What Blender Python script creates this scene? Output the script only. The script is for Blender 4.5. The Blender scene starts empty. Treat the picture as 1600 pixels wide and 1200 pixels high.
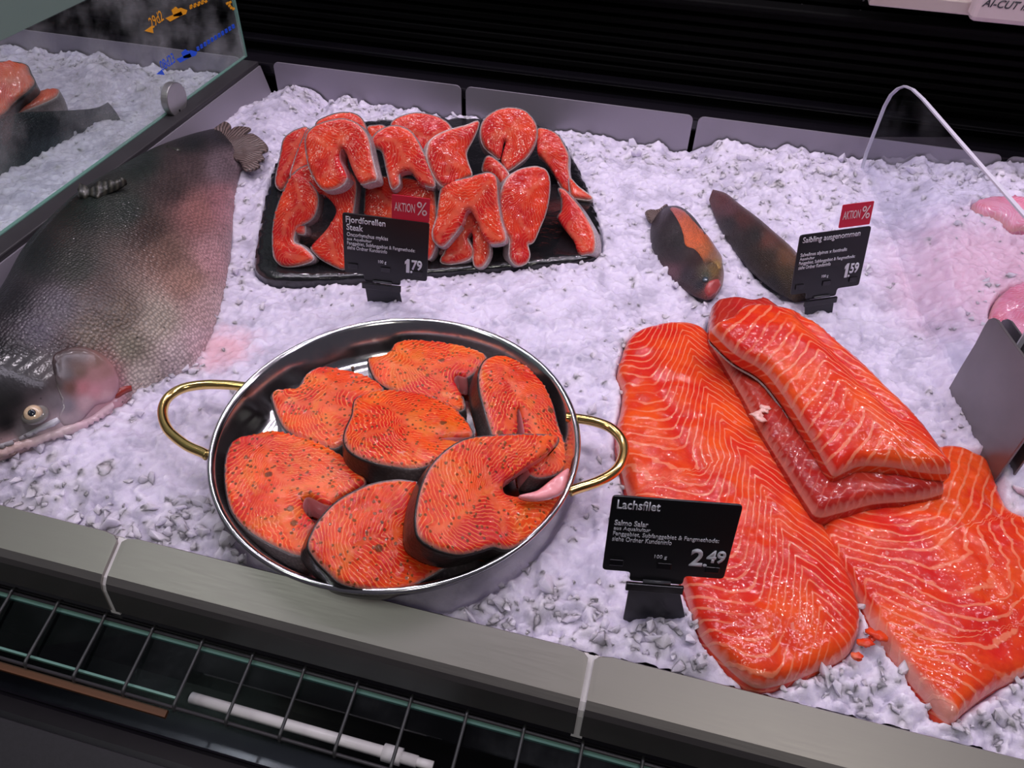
import bpy, bmesh, math, random
import numpy as np
from mathutils import Vector, Matrix
from mathutils.geometry import delaunay_2d_cdt
from mathutils.bvhtree import BVHTree

random.seed(7); rng = np.random.default_rng(7)
SC = bpy.context.scene
COL = SC.collection

# ------------------------------------------------------------------ camera
F = 1202.0
ax = np.array([6980, 1350, -1202.]); ax /= np.linalg.norm(ax)
ay = np.array([424, -1121, 1202.]); ay -= ax * (ax @ ay); ay /= np.linalg.norm(ay)
az = np.cross(ax, ay)
RW = np.array([ax, ay, az])            # world = RW @ (x right, y down, z forward)
CAM = np.array([0, 0, .5])
cd = bpy.data.cameras.new('camera'); cam = bpy.data.objects.new('camera', cd); COL.objects.link(cam)
cd.sensor_width = 36; cd.lens = F / 1600 * 36; cd.clip_start = .01
r_, u_, b_ = RW[:, 0], -RW[:, 1], -RW[:, 2]
cam.matrix_world = Matrix(((r_[0], u_[0], b_[0], CAM[0]), (r_[1], u_[1], b_[1], CAM[1]), (r_[2], u_[2], b_[2], CAM[2]), (0, 0, 0, 1)))
SC.camera = cam

# ------------------------------------------------------------------ world, light, exposure
W = bpy.data.worlds.new('world'); SC.world = W; W.use_nodes = True
W.node_tree.nodes['Background'].inputs[0].default_value = (.55, .5, .62, 1)
W.node_tree.nodes['Background'].inputs[1].default_value = .10
SC.view_settings.view_transform = 'Standard'; SC.view_settings.look = 'None'
SC.view_settings.gamma = 1; SC.view_settings.use_curve_mapping = False
SC.view_settings.exposure = 0.12

def area(name, loc, target, sx, sy, power, color):
    l = bpy.data.lights.new(name, 'AREA'); l.shape = 'RECTANGLE'; l.size = sx; l.size_y = sy
    l.energy = power; l.color = color
    o = bpy.data.objects.new(name, l); COL.objects.link(o); o.location = loc
    o.rotation_euler = (Vector(target) - Vector(loc)).to_track_quat('-Z', 'Y').to_euler()
    return o
for x_ in np.linspace(-1.0, .9, 9):           # added row of small unseen lights, placed to make glints on wet surfaces
    area('led', (x_, 1.10, 1.02), (x_ * .8, .55, 0), .022, .022, .95, (1, .85, .98))
for x_ in np.linspace(-.85, .75, 6):  # second added row, out of view overhead, also for sparkle
    area('led', (x_, .62, 1.38), (x_ * .9, .6, 0), .03, .03, 1.1, (1, .9, 1))
area('display_lamp', (-.1, .45, 1.40), (-.1, .6, 0), 2.4, .05, 6.5, (.90, .82, 1))
area('ceiling_lamp', (.9, -1.6, 2.6), (0, .5, 0), .5, .5, 12, (1, .97, .88))
area('ceiling_lamp', (-1.6, -.9, 2.4), (-.5, .5, 0), .3, 1.0, 6, (.92, 1, .90))

# ------------------------------------------------------------------ pixel to world
def ray(px, py): return RW @ np.array([px - 800, py - 600, F])
def P(px, py, z=0.0):
    d = ray(px, py); return CAM + d * (z - CAM[2]) / d[2]
def PX(px, py, X):
    d = ray(px, py); return CAM + d * X / d[0]
def PY(px, py, Y):
    d = ray(px, py); return CAM + d * Y / d[1]
def PP(px, py, O, n):
    d = ray(px, py); return CAM + d * ((O - CAM) @ n) / (d @ n)
def proj(p):
    q = (np.asarray(p) - CAM) @ RW
    return np.stack([800 + F * q[..., 0] / q[..., 2], 600 + F * q[..., 1] / q[..., 2]], -1)

# ------------------------------------------------------------------ noise
def _h(ix, iy, s):
    v = np.sin(ix * 127.1 + iy * 311.7 + s * 74.7) * 43758.5453
    return v - np.floor(v)
def vnoise(x, y, s=0):
    ix, iy = np.floor(x), np.floor(y); fx, fy = x - ix, y - iy
    fx = fx * fx * (3 - 2 * fx); fy = fy * fy * (3 - 2 * fy)
    a, b = _h(ix, iy, s), _h(ix + 1, iy, s); c, d = _h(ix, iy + 1, s), _h(ix + 1, iy + 1, s)
    return (a + (b - a) * fx) * (1 - fy) + (c + (d - c) * fx) * fy - .5
def fbm(x, y, s=0, o=4):
    r = 0; a = 1
    for k in range(o):
        r = r + a * vnoise(x * 2 ** k, y * 2 ** k, s + k * 7); a *= .5
    return r
def facets(x, y, s=0):
    """cellular chunks: every cell a tilted plate; returns height and closeness to the cell border"""
    ix, iy = np.floor(x), np.floor(y)
    best = np.full(x.shape, 9.); sec = np.full(x.shape, 9.); hh = np.zeros(x.shape)
    for dx in (-1, 0, 1):
        for dy in (-1, 0, 1):
            cx, cy = ix + dx, iy + dy
            qx = cx + _h(cx, cy, s); qy = cy + _h(cx, cy, s + 3)
            d = np.hypot(x - qx, y - qy)
            h = (_h(cx, cy, s + 5) - .5) + (x - qx) * (_h(cx, cy, s + 8) - .5) * 1.6 + (y - qy) * (_h(cx, cy, s + 9) - .5) * 1.6
            m = d < best
            sec = np.where(m, best, np.minimum(sec, d)); hh = np.where(m, h, hh); best = np.where(m, d, best)
    return hh, sec - best

# ------------------------------------------------------------------ object helpers
def setp(o, label=None, cat=None, group=None, kind=None):
    if label: o['label'] = label
    if cat: o['category'] = cat
    if group: o['group'] = group
    if kind: o['kind'] = kind
    return o
def link(name, me, mats=(), parent=None):
    o = bpy.data.objects.new(name, me); COL.objects.link(o)
    for m in (mats if isinstance(mats, (list, tuple)) else [mats]): me.materials.append(m)
    if parent:
        o.parent = parent; o.matrix_parent_inverse = Matrix.Translation(-Vector(parent.location))
    return o
def mesh(name, V, Fc, mats=(), parent=None, smooth=True, idx=None, attrs=None, fix=True):
    me = bpy.data.meshes.new(name)
    me.from_pydata([tuple(map(float, v)) for v in V], [], [tuple(int(i) for i in f) for f in Fc])
    if idx is not None: me.polygons.foreach_set('material_index', np.asarray(idx, dtype=np.int32))
    if attrs:
        for k, a in attrs.items():
            a = np.asarray(a, dtype=np.float32)
            if a.ndim == 1:
                at = me.attributes.new(k, 'FLOAT', 'POINT'); at.data.foreach_set('value', a)
            else:
                at = me.attributes.new(k, 'FLOAT_COLOR', 'POINT')
                at.data.foreach_set('color', np.concatenate([a, np.ones((len(a), 1), np.float32)], 1).ravel())
    if fix:
        bm = bmesh.new(); bm.from_mesh(me); bmesh.ops.recalc_face_normals(bm, faces=bm.faces); bm.to_mesh(me); bm.free()
    me.polygons.foreach_set('use_smooth', [smooth] * len(me.polygons))
    return link(name, me, mats, parent)
def empty(name, loc, label=None, cat=None, group=None):
    o = bpy.data.objects.new(name, None); COL.objects.link(o); o.location = tuple(map(float, loc)); o.empty_display_size = .02
    return setp(o, label, cat, group)
def bevel(o, w, seg=2, ang=.6):
    m = o.modifiers.new('bevel', 'BEVEL'); m.width = w; m.segments = seg; m.limit_method = 'ANGLE'; m.angle_limit = ang
    return o
def boxm(lo, hi):
    x0, y0, z0 = lo; x1, y1, z1 = hi
    V = [(x0, y0, z0), (x1, y0, z0), (x1, y1, z0), (x0, y1, z0), (x0, y0, z1), (x1, y0, z1), (x1, y1, z1), (x0, y1, z1)]
    return V, [(0, 3, 2, 1), (4, 5, 6, 7), (0, 1, 5, 4), (1, 2, 6, 5), (2, 3, 7, 6), (3, 0, 4, 7)]
def box(name, lo, hi, mat, parent=None, bev=0, smooth=False):
    V, Fc = boxm(lo, hi); o = mesh(name, V, Fc, mat, parent, smooth)
    if bev: bevel(o, bev)
    return o
def boxes(name, L, mat, parent=None, bev=0):
    V, Fc = [], []
    for lo, hi in L:
        v, f = boxm(lo, hi); n = len(V); V += v; Fc += [tuple(i + n for i in q) for q in f]
    o = mesh(name, V, Fc, mat, parent, False)
    if bev: bevel(o, bev)
    return o
def prism(name, pts, vec, mat, parent=None, bev=0):
    """closed polygon of world points extruded along vec"""
    pts = [np.asarray(p, float) for p in pts]; n = len(pts); vec = np.asarray(vec, float)
    V = pts + [p + vec for p in pts]
    Fc = [tuple(range(n)), tuple(range(2 * n - 1, n - 1, -1))] + [(i, (i + 1) % n, (i + 1) % n + n, i + n) for i in range(n)]
    o = mesh(name, V, Fc, mat, parent, False)
    if bev: bevel(o, bev)
    return o
def tube(name, pts, r, mat, parent=None, seg=12, closed=False, spline=True):
    pts = [np.asarray(p, float) for p in pts]
    if spline: pts = list(crom(np.array(pts), closed, 8))
    n = len(pts); V, Fc = [], []; prev = None
    for i, p in enumerate(pts):
        a = pts[(i - 1) % n] if (closed or i) else p; b = pts[(i + 1) % n] if (closed or i < n - 1) else p
        t = b - a; t /= np.linalg.norm(t)
        if prev is None:
            prev = np.cross(t, [0, 0, 1.]); 
            if np.linalg.norm(prev) < .1: prev = np.cross(t, [1., 0, 0])
        u = prev - t * (prev @ t); u /= np.linalg.norm(u); prev = u; w = np.cross(t, u)
        for k in range(seg):
            q = 2 * math.pi * k / seg; V.append(p + r * (math.cos(q) * u + math.sin(q) * w))
    m = n if closed else n - 1
    for i in range(m):
        for k in range(seg):
            j = (i + 1) % n; l = (k + 1) % seg
            Fc.append((i * seg + k, i * seg + l, j * seg + l, j * seg + k))
    if not closed: Fc += [tuple(range(seg)), tuple(range(n * seg - 1, (n - 1) * seg - 1, -1))]
    return mesh(name, V, Fc, mat, parent)
def crom(p, closed=True, sub=6):
    n = len(p); out = []
    rg = range(n) if closed else range(n - 1)
    for i in rg:
        if closed: p0, p1, p2, p3 = p[i - 1], p[i], p[(i + 1) % n], p[(i + 2) % n]
        else: p0, p1, p2, p3 = p[max(i - 1, 0)], p[i], p[i + 1], p[min(i + 2, n - 1)]
        for k in range(sub):
            t = k / sub
            out.append(.5 * ((2 * p1) + (-p0 + p2) * t + (2 * p0 - 5 * p1 + 4 * p2 - p3) * t * t + (-p0 + 3 * p1 - 3 * p2 + p3) * t ** 3))
    if not closed: out.append(p[-1])
    return np.array(out)

# ------------------------------------------------------------------ materials
def new_mat(name):
    m = bpy.data.materials.new(name); m.use_nodes = True
    nt = m.node_tree; return m, nt, nt.nodes['Principled BSDF']
def S(nt, b, **k):
    for n, v in k.items():
        n = {'base': 'Base Color', 'rough': 'Roughness', 'metal': 'Metallic', 'trans': 'Transmission Weight', 'ior': 'IOR', 'coat': 'Coat Weight',
             'coatr': 'Coat Roughness', 'spec': 'Specular IOR Level', 'sss': 'Subsurface Weight', 'sssr': 'Subsurface Radius', 'ssss': 'Subsurface Scale',
             'alpha': 'Alpha', 'emi': 'Emission Color', 'emis': 'Emission Strength', 'aniso': 'Anisotropic'}[n]
        if hasattr(v, 'is_output') or isinstance(v, bpy.types.NodeSocket): nt.links.new(v, b.inputs[n])
        else:
            if n in ('Base Color', 'Emission Color') and len(v) == 3: v = (*v, 1)
            b.inputs[n].default_value = v
def N(nt, t, **k):
    n = nt.nodes.new(t)
    for a, v in k.items():
        if a.startswith('i_'):
            key = a[2:]; key = int(key) if key.isdigit() else key.replace('_', ' ')
            if isinstance(v, bpy.types.NodeSocket): nt.links.new(v, n.inputs[key])
            else: n.inputs[key].default_value = v
        else: setattr(n, a, v)
    return n
def M_(nt, op, a, b=0.0, c=None, clamp=False):
    n = nt.nodes.new('ShaderNodeMath'); n.operation = op; n.use_clamp = clamp
    for i, v in enumerate((a, b) if c is None else (a, b, c)):
        if isinstance(v, bpy.types.NodeSocket): nt.links.new(v, n.inputs[i])
        else: n.inputs[i].default_value = v
    return n.outputs[0]
def MIX(nt, f, a, b):
    n = nt.nodes.new('ShaderNodeMix'); n.data_type = 'RGBA'
    for i, v in ((0, f), (6, a), (7, b)):
        if isinstance(v, bpy.types.NodeSocket): nt.links.new(v, n.inputs[i])
        else: n.inputs[i].default_value = v if i == 0 else ((*v, 1) if len(v) == 3 else v)
    return n.outputs[2]
def SS(nt, x, lo, hi):
    n = nt.nodes.new('ShaderNodeMapRange'); n.interpolation_type = 'SMOOTHSTEP'
    nt.links.new(x, n.inputs[0]); n.inputs[1].default_value = lo; n.inputs[2].default_value = hi
    return n.outputs[0]
def OC(nt): return N(nt, 'ShaderNodeTexCoord').outputs['Object']
def NOI(nt, sc, det=3, rough=.5, vec=None, dist=0):
    n = N(nt, 'ShaderNodeTexNoise', i_Scale=sc, i_Detail=det, i_Roughness=rough, i_Distortion=dist)
    nt.links.new(vec if vec is not None else OC(nt), n.inputs['Vector']); return n.outputs[0]
def VOR(nt, sc, vec=None, feat='F1', rnd=1.0):
    n = N(nt, 'ShaderNodeTexVoronoi', feature=feat, i_Scale=sc, i_Randomness=rnd)
    nt.links.new(vec if vec is not None else OC(nt), n.inputs['Vector']); return n
def BUMP(nt, b, h, s=.5, d=.001, nrm=None):
    n = N(nt, 'ShaderNodeBump', i_Strength=s, i_Distance=d); nt.links.new(h, n.inputs['Height'])
    if nrm: nt.links.new(nrm, n.inputs['Normal'])
    if b: nt.links.new(n.outputs[0], b.inputs['Normal'])
    return n.outputs[0]
def ATT(nt, name): 
    n = N(nt, 'ShaderNodeAttribute', attribute_name=name); return n
def srgb(r, g, b):
    f = lambda c: (c / 255 / 12.92) if c / 255 <= .04045 else ((c / 255 + .055) / 1.055) ** 2.4
    return (f(r), f(g), f(b))

def simple(name, col, rough=.5, metal=0, nsc=0, namp=.15, bmp=0, **k):
    m, nt, b = new_mat(name)
    S(nt, b, rough=rough, metal=metal, **k)
    if nsc:
        n = NOI(nt, nsc, 4)
        S(nt, b, base=MIX(nt, n, tuple(c * (1 - namp) for c in col), tuple(min(1, c * (1 + namp)) for c in col)))
        if bmp: BUMP(nt, b, n, bmp, .0005)
    else: S(nt, b, base=col)
    return m

def steel_mat(name, col, rough=.35, stretch=(3, 60, 60)):
    m, nt, b = new_mat(name)
    mp = N(nt, 'ShaderNodeMapping', i_Scale=stretch); nt.links.new(OC(nt), mp.inputs[0])
    g = NOI(nt, 12, 5, .6, mp.outputs[0]); big = NOI(nt, 9, 3)
    S(nt, b, metal=1, base=MIX(nt, big, tuple(c * .86 for c in col), col))
    S(nt, b, rough=M_(nt, 'MULTIPLY_ADD', g, .14, rough - .05))
    BUMP(nt, b, g, .06, .0004)
    return m
STEEL = steel_mat('brushed_steel', (.40, .375, .355), .42)
STEELD = steel_mat('dull_steel', (.36, .33, .39), .5)
STEELD.node_tree.nodes['Principled BSDF'].inputs['Metallic'].default_value = .55
PANST = steel_mat('polished_steel', (.66, .66, .68), .13, (10, 10, 10))
BRASS = simple('brass', (.83, .60, .22), .16, 1)
BLACKP = simple('black_plastic', (.006, .006, .008), .35, nsc=40, namp=.2)
BLACKW = simple('black_slats', (.0008, .0008, .001), .6, spec=.12)
BLACKG = simple('black_gloss', (.008, .007, .010), .2)
DARKBAR = simple('dark_bar', (.035, .032, .036), .45, nsc=30, bmp=.1)
RUBBER = simple('black_rubber', (.005, .005, .007), .7, nsc=300, namp=.6, bmp=.3)
WHITEP = simple('white_plastic', (.75, .72, .72), .35)
TXT = simple('white_print', (.72, .72, .80), .6)
REDC = simple('red_card', (.62, .012, .05), .45)
AMBER = simple('amber_edge', (.11, .038, .012), .5, nsc=20)
MINT = simple('mint_panel', (.15, .22, .19), .5)
STEELB = simple('bracket_steel', (.20, .185, .19), .38, .7, nsc=18, namp=.2)
ORANGE_T = simple('orange_tape', (.85, .36, .015), .5)
BLUE_T = simple('blue_tape', (.02, .10, .75), .5)

def glass_mat(name, tint, haze):
    m, nt, b = new_mat(name)
    out = nt.nodes['Material Output']; nt.nodes.remove(b)
    tr = N(nt, 'ShaderNodeBsdfTransparent', i_Color=(*tint, 1)); gl = N(nt, 'ShaderNodeBsdfGlossy', i_Roughness=.03)
    fr = N(nt, 'ShaderNodeFresnel', i_IOR=1.45)
    gm = N(nt, 'ShaderNodeNewGeometry'); ff = M_(nt, 'MULTIPLY', fr.outputs[0], M_(nt, 'SUBTRACT', 1.0, gm.outputs['Backfacing']))
    m1 = N(nt, 'ShaderNodeMixShader', i_0=ff, i_1=tr.outputs[0], i_2=gl.outputs[0])
    last = m1.outputs[0]
    if haze:
        df = N(nt, 'ShaderNodeBsdfDiffuse', i_Color=(.6, .6, .63, 1))
        n = NOI(nt, 9, 6, .62); n2 = NOI(nt, 260, 2)
        f = M_(nt, 'MULTIPLY', SS(nt, n, .38, .8), M_(nt, 'MULTIPLY_ADD', n2, haze, haze * .4))
        last = N(nt, 'ShaderNodeMixShader', i_0=f, i_1=last, i_2=df.outputs[0]).outputs[0]
    nt.links.new(last, out.inputs[0]); return m
FOGGLASS = glass_mat('fogged_glass', (.92, .97, .945), .42)
CLEAR = glass_mat('clear_acrylic', (.93, .94, .96), .05)
GEDGE = simple('glass_edge', (.22, .42, .36), .15, trans=.3)
AEDGE = simple('acrylic_edge', (.62, .60, .70), .2)
SHEET = glass_mat('sheet_glass', (.75, .82, .84), .03)

def flesh_mat(name, c_lo, c_hi, c_line, herbs=False, linew=(.80, .96), lstr=.7, bump=.35, red=(.55, .012, .02), glaze=(.66, .15, .01), wobk=1.3, redk=.5):
    m, nt, b = new_mat(name); oc = OC(nt)
    ph = ATT(nt, 'phase').outputs['Fac']; edge = ATT(nt, 'edge').outputs['Fac']; cav = ATT(nt, 'cav').outputs['Fac']; sept = ATT(nt, 'sept').outputs['Fac']
    wob = NOI(nt, 45, 3, .5, oc)
    p = M_(nt, 'ADD', ph, M_(nt, 'MULTIPLY', wob, wobk))
    s = M_(nt, 'MULTIPLY_ADD', M_(nt, 'SINE', M_(nt, 'MULTIPLY', p, 2 * math.pi)), .5, .5)
    line = SS(nt, s, *linew)
    vis = SS(nt, NOI(nt, 28, 2, .5, oc), .30, .52)
    line = M_(nt, 'MULTIPLY', M_(nt, 'MULTIPLY', line, M_(nt, 'MULTIPLY_ADD', vis, .75, .25)), M_(nt, 'SUBTRACT', 1.0, SS(nt, sept, .0, .5)))
    big = NOI(nt, 24, 4, .6, oc)
    col = MIX(nt, SS(nt, big, .35, .68), c_lo, c_hi)
    col = MIX(nt, M_(nt, 'MULTIPLY', SS(nt, NOI(nt, 19, 3, .6, oc), .50, .70), redk), col, red)
    col = MIX(nt, M_(nt, 'MULTIPLY', cav, .85), col, red)
    if herbs:
        gz = SS(nt, NOI(nt, 24, 4, .65, oc, 1.0), .52, .64)
        col = MIX(nt, M_(nt, 'MULTIPLY', gz, .6), col, glaze)
        br_ = SS(nt, NOI(nt, 48, 4, .7, oc, .6), .62, .70)
        col = MIX(nt, M_(nt, 'MULTIPLY', br_, .55), col, (.22, .055, .006))
    col = MIX(nt, M_(nt, 'MULTIPLY', line, lstr), col, c_line)
    col = MIX(nt, M_(nt, 'MULTIPLY', sept, .45), col, c_line)
    col = MIX(nt, M_(nt, 'MULTIPLY', edge, .8), col, (.75, .36, .30))
    fat = M_(nt, 'MULTIPLY', SS(nt, NOI(nt, 75, 3, .6, oc), .69, .76), .4)
    col = MIX(nt, fat, col, (.80, .38, .30))
    h = M_(nt, 'ADD', M_(nt, 'MULTIPLY', line, .5), M_(nt, 'MULTIPLY', NOI(nt, 190, 3, .6, oc), .9))
    if herbs:
        wv = N(nt, 'ShaderNodeTexNoise', i_Scale=420., i_Detail=2.); nt.links.new(oc, wv.inputs['Vector'])
        oc = N(nt, 'ShaderNodeMix', data_type='VECTOR', i_0=.0018, i_4=oc, i_5=wv.outputs['Color']).outputs[1]
        v = VOR(nt, 300, oc); rnd = N(nt, 'ShaderNodeSeparateColor'); nt.links.new(v.outputs['Color'], rnd.inputs[0])
        sp = M_(nt, 'MULTIPLY', SS(nt, v.outputs['Distance'], .46, .26), SS(nt, rnd.outputs[0], .68, .71))
        v2 = VOR(nt, 85, oc); rn2 = N(nt, 'ShaderNodeSeparateColor'); nt.links.new(v2.outputs['Color'], rn2.inputs[0])
        sp2 = M_(nt, 'MULTIPLY', SS(nt, v2.outputs['Distance'], .30, .2), SS(nt, rn2.outputs[1], .85, .87))
        allsp = M_(nt, 'MAXIMUM', sp, sp2)
        col = MIX(nt, M_(nt, 'MULTIPLY', allsp, .8), col, MIX(nt, rnd.outputs[2], (.025, .018, .006), (.14, .07, .01)))
        h = M_(nt, 'ADD', h, M_(nt, 'MULTIPLY', allsp, 1.2))
    S(nt, b, base=col, rough=.42, spec=.06, coat=.65 if herbs else .8, coatr=.085, sss=.10, sssr=(1, .25, .1), ssss=.004)
    BUMP(nt, b, h, bump, .0013)
    n2 = BUMP(nt, None, NOI(nt, 170 if herbs else 150, 2, .5, oc), 1.0, .0019 if herbs else .0014); nt.links.new(n2, b.inputs['Coat Normal'])
    return m
RAW = flesh_mat('raw_salmon', (.50, .012, .016), (.76, .055, .018), (.86, .30, .16), lstr=.38, linew=(.80, .99), redk=.85)
MAR = flesh_mat('marinated_salmon', (.60, .012, .006), (.86, .085, .008), (.95, .30, .07), herbs=True, lstr=.6, linew=(.72, .98))
FIL = flesh_mat('salmon_fillet', (.64, .022, .010), (.82, .090, .012), (.88, .30, .16), linew=(.80, .97), lstr=.62, red=(.60, .012, .016), wobk=.9)
FILD = flesh_mat('dark_fillet', (.36, .016, .014), (.46, .035, .016), (.62, .14, .10), linew=(.82, .98), lstr=.4)
TUNA = flesh_mat('pink_flesh', (.70, .20, .32), (.78, .32, .45), (.85, .6, .7), lstr=.5)
MEMB = simple('belly_membrane', (.78, .30, .32), .25, nsc=60, namp=.25, coat=.6)
FATM = simple('pale_fat', (.82, .48, .42), .3, nsc=80, namp=.15, coat=.5)

def skin_mat(name, dark, light, rough=.3):
    m, nt, b = new_mat(name); oc = OC(nt)
    bel = ATT(nt, 'belly').outputs['Fac']
    v = VOR(nt, 420, oc)
    n = NOI(nt, 60, 4, .6, oc)
    f = M_(nt, 'ADD', bel, M_(nt, 'MULTIPLY', M_(nt, 'SUBTRACT', n, .5), .6), clamp=True)
    col = MIX(nt, f, dark, light)
    col = MIX(nt, M_(nt, 'MULTIPLY', SS(nt, v.outputs['Distance'], .2, .6), .35), col, tuple(c * .4 for c in dark))
    S(nt, b, base=col, rough=rough + .1, coat=.35, coatr=.12, spec=.25)
    BUMP(nt, b, v.outputs['Distance'], .35, .0006); return m
SKD = skin_mat('dark_fish_skin', (.022, .014, .014), (.16, .13, .13))
SKS = skin_mat('silver_fish_skin', (.16, .14, .15), (.62, .50, .52))
SKW = skin_mat('pale_fish_skin', (.45, .36, .36), (.68, .56, .54))

# ------------------------------------------------------------------ slab from traced outline
SHR = {}; FOOT = []      # footprints pressed into the ice
def plane_n(lean, yaw=0):
    a, w = math.radians(lean), math.radians(yaw)     # lean 90 = lying flat, 0 = upright facing the counter front
    return np.array([math.sin(w) * math.cos(a), -math.cos(w) * math.cos(a), math.sin(a)])
def nrm(v): v = np.array(v, float); return v / np.linalg.norm(v)

def cdt_region(P2, tags, sp):
    n = len(P2); lo, hi = P2.min(0), P2.max(0)
    gx = np.arange(lo[0], hi[0], sp); gy = np.arange(lo[1], hi[1], sp * .87)
    G = np.array([(x + (.5 * sp if j % 2 else 0), y) for j, y in enumerate(gy) for x in gx])
    G = G + rng.uniform(-.12, .12, G.shape) * sp
    # inside test
    x, y = G[:, 0], G[:, 1]; ins = np.zeros(len(G), bool); j = n - 1
    for i in range(n):
        xi, yi = P2[i]; xj, yj = P2[j]
        c = ((yi > y) != (yj > y)) & (x < (xj - xi) * (y - yi) / (yj - yi + 1e-15) + xi); ins ^= c; j = i
    G = G[ins]
    d = np.sqrt(((G[:, None] - P2[None]) ** 2).sum(2)).min(1) if len(G) else np.zeros(0)
    G = G[d > sp * .55]
    A = np.concatenate([P2, G]) if len(G) else P2
    r = delaunay_2d_cdt([Vector(p) for p in A], [], [list(range(n))], 1, 1e-7)
    vs = np.array([(v.x, v.y) for v in r[0]]); fs = [tuple(f) for f in r[2] if len(f) == 3]
    om = r[3]; bidx = {}
    for i, o in enumerate(om):
        for k in o:
            if k < n and k not in bidx: bidx[k] = i
    loop = [bidx[k] for k in range(n) if k in bidx]; tg = [tags[k] for k in range(n) if k in bidx]
    return vs, fs, loop, tg

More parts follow.
